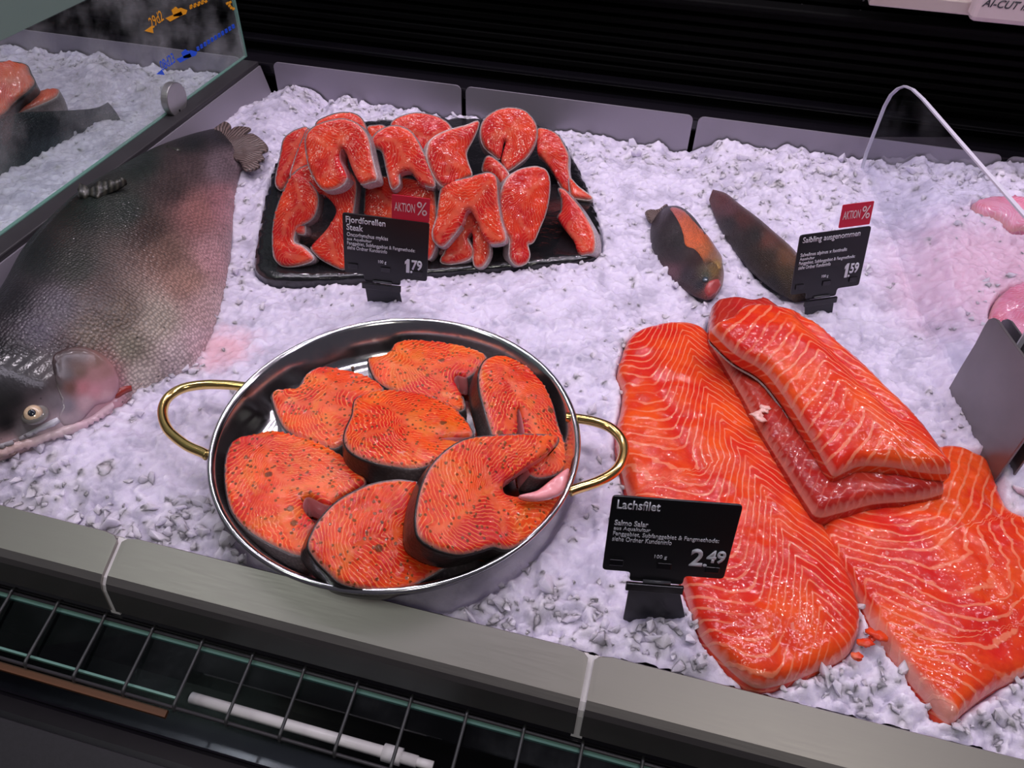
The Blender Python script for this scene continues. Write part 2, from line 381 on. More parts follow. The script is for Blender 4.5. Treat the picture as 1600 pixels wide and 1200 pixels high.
def slab(name, outline, O, n, thick, mats, parent=None, skin=None, sp=.0024, rb=.003, relief=.0006, dome=.0012, dors=None,
         centers=None, phasefn=None, spacing=.0054, sub=5, down=None, foot=True, sideset='s', heightfn=None, skin_off=.0004, shift=0, redlines=(), palelines=()):
    """outline: list of (px,py[,tag]) traced on the top face lying in the plane (O,n); extruded along -n (or down)"""
    n = nrm(n); O = np.array(O, float); down = -n if down is None else nrm(down)
    px = np.array([(q[0], q[1]) for q in outline], float); tg = [q[2] if len(q) > 2 else 's' for q in outline]
    W3 = np.array([PP(a, b, O, n) for a, b in px]) + shift * n
    c0 = W3.mean(0); e1 = np.cross([0, 1, 0], n) if abs(n[1]) < .95 else np.cross([0, 0, 1], -n)
    e1 = nrm(e1); e2 = np.cross(n, e1)
    P2c = np.stack([(W3 - c0) @ e1, (W3 - c0) @ e2], 1)
    if (np.roll(P2c[:, 0], -1) * P2c[:, 1] - P2c[:, 0] * np.roll(P2c[:, 1], -1)).sum() > 0: P2c = P2c[::-1]; tg = (tg[::-1][1:] + tg[::-1][:1])
    P2 = crom(P2c, True, sub); tags = [t for t in tg for _ in range(sub)]
    # drop crowded points
    keep = [0]
    for i in range(1, len(P2)):
        if np.linalg.norm(P2[i] - P2[keep[-1]]) > sp * .5: keep.append(i)
    P2 = P2[keep]; tags = [tags[i] for i in keep]
    vs, fs, loop, tags = cdt_region(P2, tags, sp)
    B = vs[loop]; 
    D = np.sqrt(((vs[:, None] - B[None]) ** 2).sum(2)); near = D.argmin(1); d = D.min(1); d[loop] = 0
    tarr = np.array([1. if t == 's' else 0. for t in tags]); carr = np.array([1. if t == 'c' else 0. for t in tags])
    tn = tarr[near]; cn = carr[near]
    ds = np.where(tarr.any(), np.min(np.where(tarr[None] > 0, D, 9), 1), 9.); dc = np.min(np.where(carr[None] > 0, D, 9), 1) if carr.any() else np.full(len(vs), 9.)
    q = np.clip(1 - d / rb, 0, 1); h = -rb * (1 - np.sqrt(np.clip(1 - q * q, 0, 1)))
    ext = max(np.ptp(B[:, 0]), np.ptp(B[:, 1]))
    h = h + dome * np.clip(d / (.25 * ext), 0, 1)
    ins = np.clip(d / rb, 0, 1)
    seed = rng.integers(100)
    h = h + relief * 2 * ins * fbm(vs[:, 0] * 90 + 50, vs[:, 1] * 90 + 50, seed)
    if heightfn is not None: h = h + heightfn(vs, d)
    flat_ = c0 + vs[:, :1] * e1 + vs[:, 1:] * e2
    def near_line(pl):
        Q = crom(np.array([PP(*p_, O, n) for p_ in pl]), False, 10); return np.sqrt(((flat_[:, None] - Q[None]) ** 2).sum(2)).min(1)
    rl = np.zeros(len(vs)); pll = np.zeros(len(vs))
    for pl, w_, dp_ in redlines:
        g_ = np.exp(-(near_line(pl) / w_) ** 2); h = h - dp_ * g_; rl = np.maximum(rl, g_)
    for pl, w_ in palelines: pll = np.maximum(pll, np.exp(-(near_line(pl) / w_) ** 4))
    top = c0 + vs[:, :1] * e1 + vs[:, 1:] * e2 + h[:, None] * n
    # dorsal point & lobes
    if dors is None: D2 = np.array([vs[:, 0].mean(), vs[:, 1].max()])
    else:
        w = PP(*dors, O, n) - c0; D2 = np.array([w @ e1, w @ e2])
    cen = vs.mean(0)
    if phasefn is not None: phase = phasefn(top, vs); sept = np.zeros(len(vs))
    else:
        if centers is None:
            a = cen - D2; a = a if np.linalg.norm(a) > 1e-6 else np.array([0, -.03]); L = np.linalg.norm(a); a = a / L; pr = np.array([-a[1], a[0]])
            wd = np.abs((vs - cen) @ pr).max()
            cs = [D2 + a * L * .55 + pr * wd * .5, D2 + a * L * .55 - pr * wd * .5, cen + a * L * .35 + pr * wd * .62, cen + a * L * .35 - pr * wd * .62]
        else:
            cs = []
            for c in centers:
                w = PP(*c, O, n) - c0; cs.append(np.array([w @ e1, w @ e2]))
        sidx = np.where(tarr > 0)[0] if tarr.any() else np.arange(len(B))
        wp = .007 * np.stack([fbm(vs[:, 0] * 40 + 3, vs[:, 1] * 40, seed + 5, 2), fbm(vs[:, 0] * 40, vs[:, 1] * 40 + 7, seed + 6, 2)], 1) * np.clip(d / .006, 0, 1)[:, None]
        arc = np.concatenate([[0], np.cumsum(np.linalg.norm(np.diff(B, axis=0), axis=1))]); tot = arc[-1] + np.linalg.norm(B[-1] - B[0])
        iD = np.linalg.norm(B - D2, axis=1).argmin(); ta = np.abs((arc - arc[iD] + tot / 2) % tot - tot / 2)
        DS = np.sqrt((((vs + wp)[:, None] - B[sidx][None]) ** 2).sum(2)); k3 = np.argsort(DS, 1)[:, :3]
        wgt = 1 / (np.take_along_axis(DS, k3, 1) + 1e-4) ** 2; tn_ = (ta[sidx][k3] * wgt).sum(1) / wgt.sum(1); dn2 = DS.min(1)
        phase = (tn_ + 1.15 * dn2 + 14 * dn2 ** 2) / spacing
        fa = np.array(fs); jump = np.zeros(len(vs))
        for a_, b_i in ((0, 1), (1, 2), (2, 0)):
            df_ = np.abs(tn_[fa[:, a_]] - tn_[fa[:, b_i]]) > 3.2 * sp
            jump[fa[df_, a_]] = 1; jump[fa[df_, b_i]] = 1
        sept = jump * .55
    edge = np.exp(-(ds / .0011) ** 2); cav = np.maximum(np.exp(-(dc / .006) ** 2), rl * .8); edge = np.maximum(edge, pll)
    belly = np.clip((np.linalg.norm(vs - D2, axis=1) / (np.linalg.norm(vs - D2, axis=1).max() + 1e-9) - .35) / .5, 0, 1)
    m = len(vs); nb = len(loop)
    V = [top]; ring = top[loop]
    steps = [.12, .5, .88, 1.0]; inset = [.0, -.0008, .0, .0015]
    out2 = B - cen; # outward normals in 2D
    tan = np.roll(B, -1, 0) - np.roll(B, 1, 0); on = np.stack([tan[:, 1], -tan[:, 0]], 1); on /= np.linalg.norm(on, axis=1)[:, None] + 1e-12
    area2 = (B[:, 0] * np.roll(B[:, 1], -1) - np.roll(B[:, 0], -1) * B[:, 1]).sum()
    if area2 < 0: on = -on
    rings = [ring]
    for s, i in zip(steps, inset):
        rr = ring + down * (thick * s) - (on[:, :1] * e1 + on[:, 1:] * e2) * i
        rings.append(rr); V.append(rr)
    bot = c0 + vs[:, :1] * e1 + vs[:, 1:] * e2 + down * thick - rb * n
    V.append(bot)
    Fc = list(fs); idx = [0] * len(fs)
    ids = [np.array(loop)] + [m + k * nb + np.arange(nb) for k in range(4)]
    skV, skF = [], []
    for k in range(4):
        for i in range(nb):
            j = (i + 1) % nb
            Fc.append((ids[k][i], ids[k][j], ids[k + 1][j], ids[k + 1][i]))
            idx.append(1 if (tags[i] == 'c' and len(mats) > 1) else 0)
    mb = m + 4 * nb; lb = np.array(loop) + mb
    for i in range(nb):
        j = (i + 1) % nb; Fc.append((ids[4][i], ids[4][j], lb[j], lb[i])); idx.append(0)
    for f in fs: Fc.append(tuple(mb + v for v in reversed(f))); idx.append(0)
    V = np.concatenate(V)
    ext_ = lambda a: np.concatenate([a] + [a[loop]] * 4 + [a])
    dep = np.concatenate([np.zeros(m)] + [np.full(nb, s * thick / spacing * .5) for s in steps] + [np.zeros(m)])
    attrs = dict(phase=ext_(phase) + dep, edge=np.concatenate([edge] + [edge[loop] * 0] * 4 + [edge * 0]), cav=ext_(cav), sept=np.concatenate([sept] + [sept[loop] * 0] * 4 + [sept * 0]), belly=ext_(belly))
    ob = mesh(name, V, Fc, mats, parent, True, idx, attrs)
    if skin is not None:
        # skin band with its own thickness around the 's' segments
        seg = [i for i in range(nb) if tags[i] == sideset]
        onw = on[:, :1] * e1 + on[:, 1:] * e2
        inner = [r + 0 for r in rings]; t = .0011
        SV = []; SB = []
        for r in rings: SV.append(r + onw * (skin_off + t * .5))
        for r in rings: SV.append(r - onw * t * .5)
        SV = np.concatenate(SV); K = len(rings); SF = []
        for i in seg:
            j = (i + 1) % nb
            for k in range(K - 1):
                SF.append((k * nb + i, k * nb + j, (k + 1) * nb + j, (k + 1) * nb + i))
                SF.append(((K + k) * nb + i, (K + k + 1) * nb + i, (K + k + 1) * nb + j, (K + k) * nb + j))
            SF.append((i, K * nb + i, K * nb + j, j)); SF.append(((K - 1) * nb + i, (K - 1) * nb + j, (2 * K - 1) * nb + j, (2 * K - 1) * nb + i))
        if SF:
            used = sorted({v for f in SF for v in f}); mp = {v: i for i, v in enumerate(used)}
            bl = np.tile(belly[loop], 2 * K)
            mesh('skin', SV[used], [tuple(mp[v] for v in f) for f in SF], skin, parent, True, None, dict(belly=bl[used]))
    if foot: FOOT.append(np.concatenate([top[loop][:, :2]]))
    return ob
def cv(L, s, ox, oy): return [(q[0] * s + ox, q[1] * s + oy, *q[2:]) for q in L]

# ================================================================== SETTING
XG = -.68                                # glass partition plane
YB = 1.05                                # back plates
# ---- ice trays: each a bent steel plate in front and an upright plate behind, joined by a hidden floor
def tray(x0, x1, label, back0=None, back1=None, front=True, backp=True, g=.0022):
    b0 = x0 if back0 is None else back0; b1 = x1 if back1 is None else back1
    t = empty('ice_tray', ((x0 + x1) / 2, .66, -.04), label, 'tray', 'steel ice trays of the counter')
    if front:
        a, b = x0 + g, x1 - g; c = .012
        prof = [(.2665, .0045), (.2655, .0055), (.238, -.0075), (.2335, -.012), (.2315, -.0175), (.229, -.044), (.232, -.046), (.236, -.018), (.240, -.012), (.265, -.001)]
        V = []; Fc = []; xs = [a, a + c * .3, a + c, b - c, b - c * .3, b]
        for k, x in enumerate(xs):
            cut = [.004, .0012, 0, 0, .0012, .004][k]
            for i, (y, z) in enumerate(prof):
                if i in (0, 1): y, z = y - cut, z - cut * .5
                if i == 9: y, z = y - cut, z - cut * .5
                V.append((x, y, z))
        m = len(prof)
        for k in range(len(xs) - 1):
            for i in range(m):
                j = (i + 1) % m; Fc.append((k * m + i, k * m + j, (k + 1) * m + j, (k + 1) * m + i))
        Fc += [tuple(range(m)), tuple(range(len(xs) * m - 1, (len(xs) - 1) * m - 1, -1))]
        o = mesh('front_plate', V, Fc, STEEL, t, False)
        if x0 > -.7: prism('joint_strip', [(x0 - .004, y, z - .0025) for y, z in ((.266, .004), (.238, -.0085), (.234, -.013), (.232, -.019), (.2295, -.0465), (.232, -.0465), (.2345, -.02), (.239, -.013), (.266, 0))], (.008, 0, 0), WHITEP, t)
        # inner wall going down behind the ice
        box('front_inner_wall', (a, .2665, -.06), (b, .2685, -.002), STEEL, t)
    if backp:
        a, b = b0 + g * 1.6, b1 - g * 1.6; r = .008
        pts = [(a, -.06), (b, -.06)] + [(b - r + r * math.cos(q), .05 - r + r * math.sin(q)) for q in np.linspace(0, math.pi / 2, 5)] + [(a + r - r * math.cos(q), .05 - r + r * math.sin(q)) for q in np.linspace(math.pi / 2, 0, 5)]
        prism('back_plate', [(x, YB, z) for x, z in pts], (0, .0025, 0), STEELD, t)
        box('tray_floor', (max(x0, b0) + .001, .27, -.062), (min(x1, b1) - .001, YB, -.06), STEELD, t)
    return t
tray(-.73, -.3655, 'leftmost steel ice tray, under the whole trout', -.636, -.333)
tray(-.3655, 0, 'steel ice tray between the two front seams, under the round pan', -.333, .0)
tray(0, .37, 'steel ice tray on the right, under the salmon fillets', .0, .395)
tray(.37, .80, 'steel ice tray at the far right behind the clear divider', .395, .80)
tray(-1.25, -.70, 'steel ice tray seen through the fogged glass partition', -1.25, -.684, front=False)

# ---- back wall: black louvred grille
wb = empty('wall_back', (0, 1.15, .05)); wb['kind'] = 'structure'
box('back_panel', (-1.4, 1.165, -.1), (1.3, 1.18, .62), BLACKW, wb)
L = []
for k in range(22):
    z = .058 + k * .0135
    L.append(((-1.4, 1.150, z), (1.3, 1.166, z + .0085)))
boxes('slats', L, BLACKW, wb, .0012)
L = []
for x in np.arange(-1.15, 1.2, .074):
    for k in range(8, 14): L.append(((x - .001, 1.1485, .058 + k * .0135 + .007), (x + .001, 1.151, .058 + k * .0135 + .0095)))
boxes('slat_studs', L, simple('stud_grey', (.10, .10, .11), .4), wb)
ledge = box('trim_1', (-1.4, 1.056, .028), (1.3, 1.085, .044), BLACKG, None, .003); ledge['kind'] = 'structure'
ledge = box('trim_2', (-1.4, 1.085, .01), (1.3, 1.15, .030), BLACKG, None, .003); ledge['kind'] = 'structure'
ledge = box('trim_3', (-1.4, 1.128, .045), (1.3, 1.150, .052), BLACKG, None, .002); ledge['kind'] = 'structure'
ledge = box('trim_4', (-1.4, 1.12, .168), (1.3, 1.150, .176), BLACKW, None, .002); ledge['kind'] = 'structure'
fl = box('floor', (-3, -2, -.92), (3, 3, -.9), simple('floor_grey', (.06, .06, .065), .5)); fl['kind'] = 'structure'

# ---- white film machine at the top right
mt = empty('film_cutter', (.40, 1.07, .205), 'white film cutter above the black louvred back wall at the upper right', 'machine')
box('housing', (.285, 1.04, .2055), (.66, 1.14, .30), simple('white_enamel', (.62, .50, .52), .35), mt, .006)
box('cutting_rail', (.175, 1.06, .2065), (.292, 1.12, .222), simple('pale_metal', (.55, .46, .44), .3, .3), mt, .002)
box('machine_base', (.17, 1.08, .30), (.7, 1.165, .31), BLACKP, mt)
def text_mesh(name, s, mat, parent, o, u, v, w, h, bold=.0, just=0, shear=0.0, lift=.0006, thick=.0003):
    """text fitted into the box o + [0,w]*u + [0,h]*v, thin raised print"""
    cu = bpy.data.curves.new(name, 'FONT'); cu.body = s; cu.size = 1; cu.offset = bold; cu.resolution_u = 3; cu.shear = shear; cu.extrude = 0
    tmp = bpy.data.objects.new('tmp_text', cu); COL.objects.link(tmp)
    dg = bpy.context.evaluated_depsgraph_get(); me = bpy.data.meshes.new_from_object(tmp.evaluated_get(dg))
    bpy.data.objects.remove(tmp)
    c = np.array([x.co[:] for x in me.vertices]); lo, hi = c[:, :2].min(0), c[:, :2].max(0)
    u, v = nrm(u), nrm(v); n = np.cross(u, v)
    sx = w / (hi[0] - lo[0]); sy = h / (hi[1] - lo[1])
    for x, q in zip(me.vertices, c):
        x.co = tuple(np.array(o) + u * (q[0] - lo[0]) * sx + v * (q[1] - lo[1]) * sy + n * lift)
    me.name = name
    ob = link(name, me, mat, parent)
    sm = ob.modifiers.new('solid', 'SOLIDIFY'); sm.thickness = thick; sm.offset = -1
    return ob
pa = PY(1534, 9, 1.04); 
text_mesh('lettering', 'AI-CUT II', simple('grey_print', (.04, .04, .05), .5), mt, (pa[0], 1.04, pa[2] - .0005), (1, 0, 0), (0, 0, 1), .047, .0085, .012, shear=.25)

# ---- counter front: air return, wire guard, glass, tube, deck
gutter = mesh('air_return', [(-1.0, .229, -.05), (1.0, .229, -.05), (1.0, .235, -.16), (-1.0, .235, -.16), (1.0, .13, -.16), (-1.0, .13, -.16), (1.0, .165, -.085), (-1.0, .165, -.085)],
              [(0, 1, 2, 3), (3, 2, 4, 5), (5, 4, 6, 7)], BLACKG, None, False)
gutter.modifiers.new('solid', 'SOLIDIFY').thickness = .002
setp(gutter, 'black sheet metal air return channel below the front steel plates', 'air duct')
fd = prism('front_deck', [(-1, .165, -.083), (-1, .150, -.077), (-1, .060, -.092), (-1, -.10, -.13), (-1, -.10, -.2), (-1, .12, -.2), (-1, .165, -.165)][::-1], (2, 0, 0), simple('deck_black', (.004, .0035, .005), .3, nsc=60, namp=.3), None, .004)
setp(fd, 'glossy black counter deck along the lower frame edge', 'counter')
rb = prism('bumper_strip', [(-1, .143, -.064), (-1, .05, -.070), (-1, .05, -.0905), (-1, .143, -.0775)][::-1], (.83, 0, 0), RUBBER, None, .003)
setp(rb, 'matte black rubber bumper on the deck in the lower left corner', 'bumper')
g = empty('wire_guard', (0, .21, -.055), 'black wire guard with cross wires along the counter front', 'wire rack')
tube('front_rail', [(-.95, .2255, -.0525), (.9, .2255, -.0525)], .0014, DARKBAR, g, 8, spline=False)
tube('lower_rail', [(-.95, .181, -.066), (.9, .181, -.066)], .0014, DARKBAR, g, 8, spline=False)
wiremat = simple('dull_wire', (.10, .10, .105), .35, .6)
w0 = None
for k in range(-9, 21):
    x = -.163 + .0421 * k * 1.0 - .0 
    if x < -.6 or x > .5: continue
    pts = [(x, .2300, -.0560), (x, .2290, -.0515), (x, .2255, -.0500), (x, .221, -.0520), (x, .205, -.0562), (x, .186, -.0612), (x, .1815, -.0632), (x, .180, -.068)]
    if w0 is None:
        w0 = tube('cross_wire', pts, .0013, wiremat, g, 8); wx = x
    else:
        c = w0.copy(); COL.objects.link(c); c.location = (x - wx, 0, 0)
        c.matrix_parent_inverse = w0.matrix_parent_inverse
ga = empty('glass_strip', (-.05, .205, -.066), 'narrow clear glass strip lying under the wire guard', 'glass')
def slope_box(name, x0, x1, y0, z0, y1, z1, t, mat, par): return prism(name, [(x0, y0, z0), (x0, y1, z1), (x0, y1, z1 - t), (x0, y0, z0 - t)], (x1 - x0, 0, 0), mat, par)
slope_box('pane', -.95, -.292, .222, -.0555, .189, -.0655, .003, SHEET, ga)
slope_box('pane', -.2915, .9, .222, -.0555, .208, -.0597, .003, SHEET, ga)
slope_box('edge_strip', -.95, .9, .2250, -.0546, .2222, -.0554, .003, GEDGE, ga)
slope_box('lower_edge', -.95, -.292, .1888, -.0656, .1872, -.0661, .003, GEDGE, ga)
am = prism('edge_profile', [(-.95, .1795, -.0690), (-.95, .1745, -.0705), (-.95, .1745, -.0735), (-.95, .1795, -.0720)], (.655, 0, 0), AMBER)
setp(am, 'brown plastic edge profile below the wire guard at the left', 'edge strip')
tb = empty('drain_pipe', (-.17, .197, -.09), 'white plastic pipe with a coupling lying under the wire guard', 'pipe')
tube('pipe', [(-.29, .1965, -.082), (-.108, .1965, -.082)], .0042, WHITEP, tb, 16, spline=False)
tube('coupling', [(-.134, .1965, -.082), (-.120, .1965, -.082)], .0062, WHITEP, tb, 16, spline=False)
tube('end_cap', [(-.11, .1965, -.082), (-.096, .1965, -.082)], .0034, WHITEP, tb, 16, spline=False)

# ---- left partition: dark bar, glass, disc
pb = empty('partition_bar', (XG + .012, .8, .0), 'dark bar with steel side that carries the fogged glass', 'partition')
box('bar', (XG - .004, .27, .0), (XG + .026, 1.046, .05), DARKBAR, pb, .0015)
prism('steel_side', [(XG + .0265, .28, .044), (XG + .0285, .28, .044), (XG + .052, .28, -.05), (XG + .0265, .28, -.05)], (0, .765, 0), STEELD, pb)
gp = empty('glass_partition', (XG, .75, .05), 'fogged glass partition with orange and blue tape arrows on it', 'glass partition')
topA, topB = PX(0, 60, XG), PX(145, 0, XG)
zt = (topA[2] + topB[2]) / 2
box('pane', (XG - .003, .28, .051), (XG + .001, 1.055, zt), FOGGLASS, gp)
box('pane_edge', (XG - .003, .28, .0502), (XG + .0015, 1.056, .0515), GEDGE, gp)
box('pane_rear_edge', (XG - .003, 1.0552, .0502), (XG + .0015, 1.058, zt), GEDGE, gp)
def at_glass(px, py, off=.0016): 
    p = PX(px, py, XG); p[0] = XG + off; return p
def glass_poly(name, pts, mat, par): return prism(name, [at_glass(*p) for p in pts], (.0004, 0, 0), mat, par)
def arrow(tip, body, dash, txt, mat, tlo, thi, word, nm):
    a = empty(nm, at_glass(*tip), txt, 'tape arrow')
    glass_poly('arrow_head', body[0], mat, a)
    for q in body[1:]: glass_poly('tape_block', q, mat, a)
    for (x, y) in dash:
        glass_poly('dash', [(x - 2.4, y - .5), (x + 1, y - 2.6), (x + 2.6, y + .3), (x - 1, y + 2.6)], mat, a)
    o = at_glass(*tlo, .0014); e = at_glass(*thi, .0014)
    text_mesh('lettering', word, mat, a, o, e - o, (0, 0, 1), np.linalg.norm(e - o), .013, .0, shear=-.2, lift=0)
    return a
s = .2836
arrow((224, 50), [cv([(790, 170), (832, 140), (838, 182)], s, 0, 0),
      cv([(905, 100), (990, 62), (1000, 80), (930, 118)], s, 0, 0), cv([(938, 55), (962, 36), (975, 48), (990, 42), (1025, 55), (1018, 76), (985, 88), (950, 90)], s, 0, 0)],
      [(x * s, y * s) for x, y in ((1045, 42), (1066, 34), (1087, 26), (1108, 17), (1128, 8), (1046, 32), (1068, 24), (1090, 15), (1110, 7), (1246, 18), (1258, 30), (1268, 42), (1280, 48), (1262, 12))],
      'orange tape arrow with handwriting on the fogged glass, above the blue one', ORANGE_T, (235, 46), (255, 31), '29d2', 'tape_arrow')
arrow((243, 115), [cv([(855, 408), (885, 382), (900, 412)], s, 0, 0),
      cv([(965, 325), (1040, 292), (1048, 312), (985, 345)], s, 0, 0), cv([(992, 290), (1015, 270), (1030, 282), (1045, 275), (1080, 285), (1072, 305), (1035, 318), (1005, 320)], s, 0, 0)],
      [(x * s, y * s) for i in range(11) for x, y in ((1085 + i * 19.5, 272 - i * 12.2), (1083 + i * 19.5, 262 - i * 12.2))],
      'blue tape arrow with handwriting on the fogged glass, below the orange one', BLUE_T, (252, 112), (273, 97), '08d23', 'tape_arrow')
# round clamp
ck = empty('glass_clamp', PX(270, 155, XG + .004), 'round steel clamp disc on the lower edge of the fogged glass', 'clamp')
cc = PX(273, 155, XG + .008); rr = .0215
def disc(name, c, r, x0, x1, mat, par):
    n_ = 40; V = [(x0, c[1] + r * math.cos(2 * math.pi * k / n_), c[2] + r * math.sin(2 * math.pi * k / n_)) for k in range(n_)]
    return prism(name, V, (x1 - x0, 0, 0), mat, par, .001)
disc('disc', cc, rr, XG + .002, XG + .012, simple('satin_steel', (.42, .41, .41), .35, .8, nsc=30), ck)
disc('screw', cc + np.array([0, -.002, -.014]), .0016, XG + .0121, XG + .0126, BLACKP, ck)
# mint panel above the glass
mp_ = box('wall_left', (XG - .02, .1, zt + .0005), (XG + .0, 1.06, zt + .35), MINT); mp_['kind'] = 'structure'

# ================================================================== PAN
PC = np.array([-.1885, .3975]); PRR = .1485; PZ = .036
pan = empty('steel_pan', (PC[0], PC[1], -.002), 'round steel serving pan with two brass handles full of marinated steaks', 'pan')
prof = [(0, .0035), (.118, .0035), (.126, .0045), (.131, .0075), (.1345, .013), (.1435, .034), (.1455, .0368), (.1480, .0378), (.1500, .0362), (.1497, .0340), (.1470, .0330), (.1455, .0312), (.1365, .0105), (.132, .003), (.125, .0), (0, .0)]
V, Fc = [], []; ns = 128
for (r, z) in prof:
    if r == 0: V.append((PC[0], PC[1], z - .0)); continue
    for k in range(ns): q = 2 * math.pi * k / ns; V.append((PC[0] + r * math.cos(q), PC[1] + r * math.sin(q), z))
st = [0]
for i in range(1, len(prof) - 1): st.append(1 + (i - 1) * ns)
last = len(V) - 1
for k in range(ns):
    l = (k + 1) % ns
    Fc.append((0, st[1] + k, st[1] + l)); Fc.append((last, st[-1] + l, st[-1] + k))
    for i in range(1, len(st) - 1): Fc.append((st[i] + k, st[i + 1] + k, st[i + 1] + l, st[i] + l))
mesh('bowl', V, Fc, PANST, pan)
for pts in ([(388, 605), (376, 603.5), (356, 601.5), (320, 601), (285, 607), (262, 622), (254, 645), (263, 672), (290, 695), (316, 707), (324, 712)], [(884, 652), (896, 653), (930, 659), (956, 670), (973, 690), (974, 712), (962, 735), (935, 752), (900, 764), (890, 768)]):
    h = tube('handle', [P(*p, .0325) for p in pts], .0042, BRASS, pan, 16)
FOOT.append(np.array([(PC[0] + .147 * math.cos(q), PC[1] + .147 * math.sin(q)) for q in np.linspace(0, 6.28, 60)]))

MG = 'marinated salmon steaks in the pan'
def steak(outline, z, nvec, label, dors=None, mats=(MAR, MEMB), skin=SKD, thick=.024, anchor=None, group=MG, name='salmon_steak', foot=False, **k):
    c = np.mean([(q[0], q[1]) for q in outline], 0) if anchor is None else anchor
    O = P(*c, z); b = O.copy(); b[2] -= thick
    t = empty(name, b, label, 'fish steak', group)
    slab('flesh', outline, O, nvec, thick, list(mats), t, skin, dors=dors, foot=foot, **k)
    return t
c3 = lambda L: cv(L, .25, 330, 500); c4 = lambda L: cv(L, .46875, 240, 480); c5 = lambda L: cv(L, .29375, 450, 680); c4b = lambda L: cv(L, .25, 600, 500)
steak([(367, 684), (354, 706), (351, 735), (353, 765), (363, 797), (388, 825), (430, 850), (468, 864), (482, 850), (482, 830), (491, 815, 'c'), (476, 797, 'c'), (473, 782, 'c'), (482, 773, 'c'), (512, 786, 'c'), (530, 775, 'c'), (572, 747), (545, 718), (502, 692), (470, 681), (430, 671), (400, 675)],
      .034, (.05, .02, 1), 'marinated steak at the left front of the pan, pink bone at its notch', dors=(368, 690), thick=.026)
steak(c4([(395, 280), (400, 320), (415, 360), (440, 400), (500, 432), (560, 450), (600, 462), (640, 440), (680, 390, 'c'), (690, 350, 'c'), (700, 300), (765, 268), (720, 230), (640, 205), (550, 196), (510, 218), (480, 262), (440, 266)]),
      .034, (.02, .02, 1), 'marinated steak nearest the bare upper left bottom of the pan', dors=c4([(500, 235)])[0])
steak(c4([(715, 165), (722, 200), (745, 240), (800, 272), (860, 290), (930, 305), (1000, 335), (1035, 330), (1028, 290, 'c'), (1002, 240, 'c'), (1012, 220, 'c'), (1045, 225), (1085, 195), (1108, 160), (1060, 134), (960, 113), (870, 105), (812, 112), (780, 148), (745, 158)]),
      .034, (0, -.03, 1), 'marinated steak at the far edge of the pan, topmost in the photo', dors=c4([(730, 165)])[0])
steak(c4([(1150, 155), (1108, 172), (1090, 215), (1092, 270), (1108, 330), (1125, 390), (1145, 440), (1185, 455), (1212, 430, 'c'), (1217, 350, 'c'), (1224, 335, 'c'), (1240, 400, 'c'), (1250, 500, 'c'), (1262, 552), (1310, 560), (1372, 532), (1376, 460), (1352, 390), (1330, 310), (1292, 240), (1240, 188), (1190, 163)]),
      .042, (.38, -.05, .92), 'marinated steak standing against the right wall of the pan, grey skin showing on its left', dors=c4([(1165, 158)])[0], thick=.026)
steak(c4([(672, 300), (662, 350), (640, 400), (636, 440), (660, 475), (720, 503), (790, 520), (880, 527), (950, 500), (1000, 470), (1058, 436), (1010, 440, 'c'), (950, 432, 'c'), (985, 425, 'c'), (1062, 420), (1040, 370), (990, 325), (920, 292), (860, 277), (780, 271), (715, 280)]),
      .046, (.05, .12, .98), 'marinated steak in the middle of the pan with dark skin along its near edge', dors=c4([(645, 410)])[0])
steak(c5([(620, 235), (540, 238), (450, 256), (370, 288), (290, 332), (225, 385), (165, 460), (122, 545), (118, 600), (160, 665), (220, 725), (275, 775), (340, 800), (430, 815), (560, 822), (650, 800), (740, 755), (830, 702), (900, 655), (1040, 605), (1132, 578), (1000, 480), (860, 330), (740, 260)]),
      .046, (.46, -.16, .9), 'marinated steak at the near edge of the pan, pale belly skin on its right', dors=c5([(125, 590)])[0], thick=.026, skin=skin_mat('two_tone_skin', (.022, .014, .014), (.60, .50, .50)))
steak(c5([(1050, -2), (960, 12), (885, 48), (815, 105), (760, 175), (722, 260), (700, 350), (690, 450), (705, 530), (765, 580), (835, 610), (925, 626), (1030, 606), (1100, 585), (1160, 598), (1220, 585), (1300, 525), (1390, 440), (1450, 350), (1482, 270), (1494, 172, 'c'), (1400, 240, 'c'), (1330, 292, 'c'), (1240, 318, 'c'), (1170, 306, 'c'), (1152, 270, 'c'), (1165, 235, 'c'), (1205, 212, 'c'), (1290, 150, 'c'), (1370, 100, 'c'), (1428, 55), (1440, 0), (1300, -12), (1150, -8)]),
      .055, (.46, -.06, .9), 'large horseshoe shaped marinated steak on top of the others, open to the right', dors=c5([(705, 420)])[0], thick=.027)
# pink membrane flap of the large steak
mf = steak(c5([(1232, 318), (1330, 290), (1400, 238), (1492, 172), (1490, 215), (1465, 290), (1400, 325), (1310, 338)]), .052, (.26, -.1, .96), 'pink belly flap at the right end of the horseshoe steak', mats=(MEMB, MEMB), skin=None, thick=.004, group=None, name='belly_flap', rb=.001)
# peppercorns in the pan
for (x, y, l) in ((551, 575, 'peppercorn on the bare steel at the far side of the pan'), (335, 691, 'peppercorn crumb on the left rim of the pan'), (410, 617, 'brown peppercorn on the pan bottom left of the steaks')):
    p = P(x, y, .0065 if x > 340 else .03)
    me = bpy.data.meshes.new('peppercorn'); bm = bmesh.new(); bmesh.ops.create_icosphere(bm, subdivisions=2, radius=.0017)
    for v in bm.verts: v.co *= 1 + .25 * (rng.random() - .5); v.co += Vector(p)
    bm.to_mesh(me); bm.free(); setp(link('peppercorn', me, simple('pepper_brown', (.10, .045, .015), .5)), l, 'peppercorn')

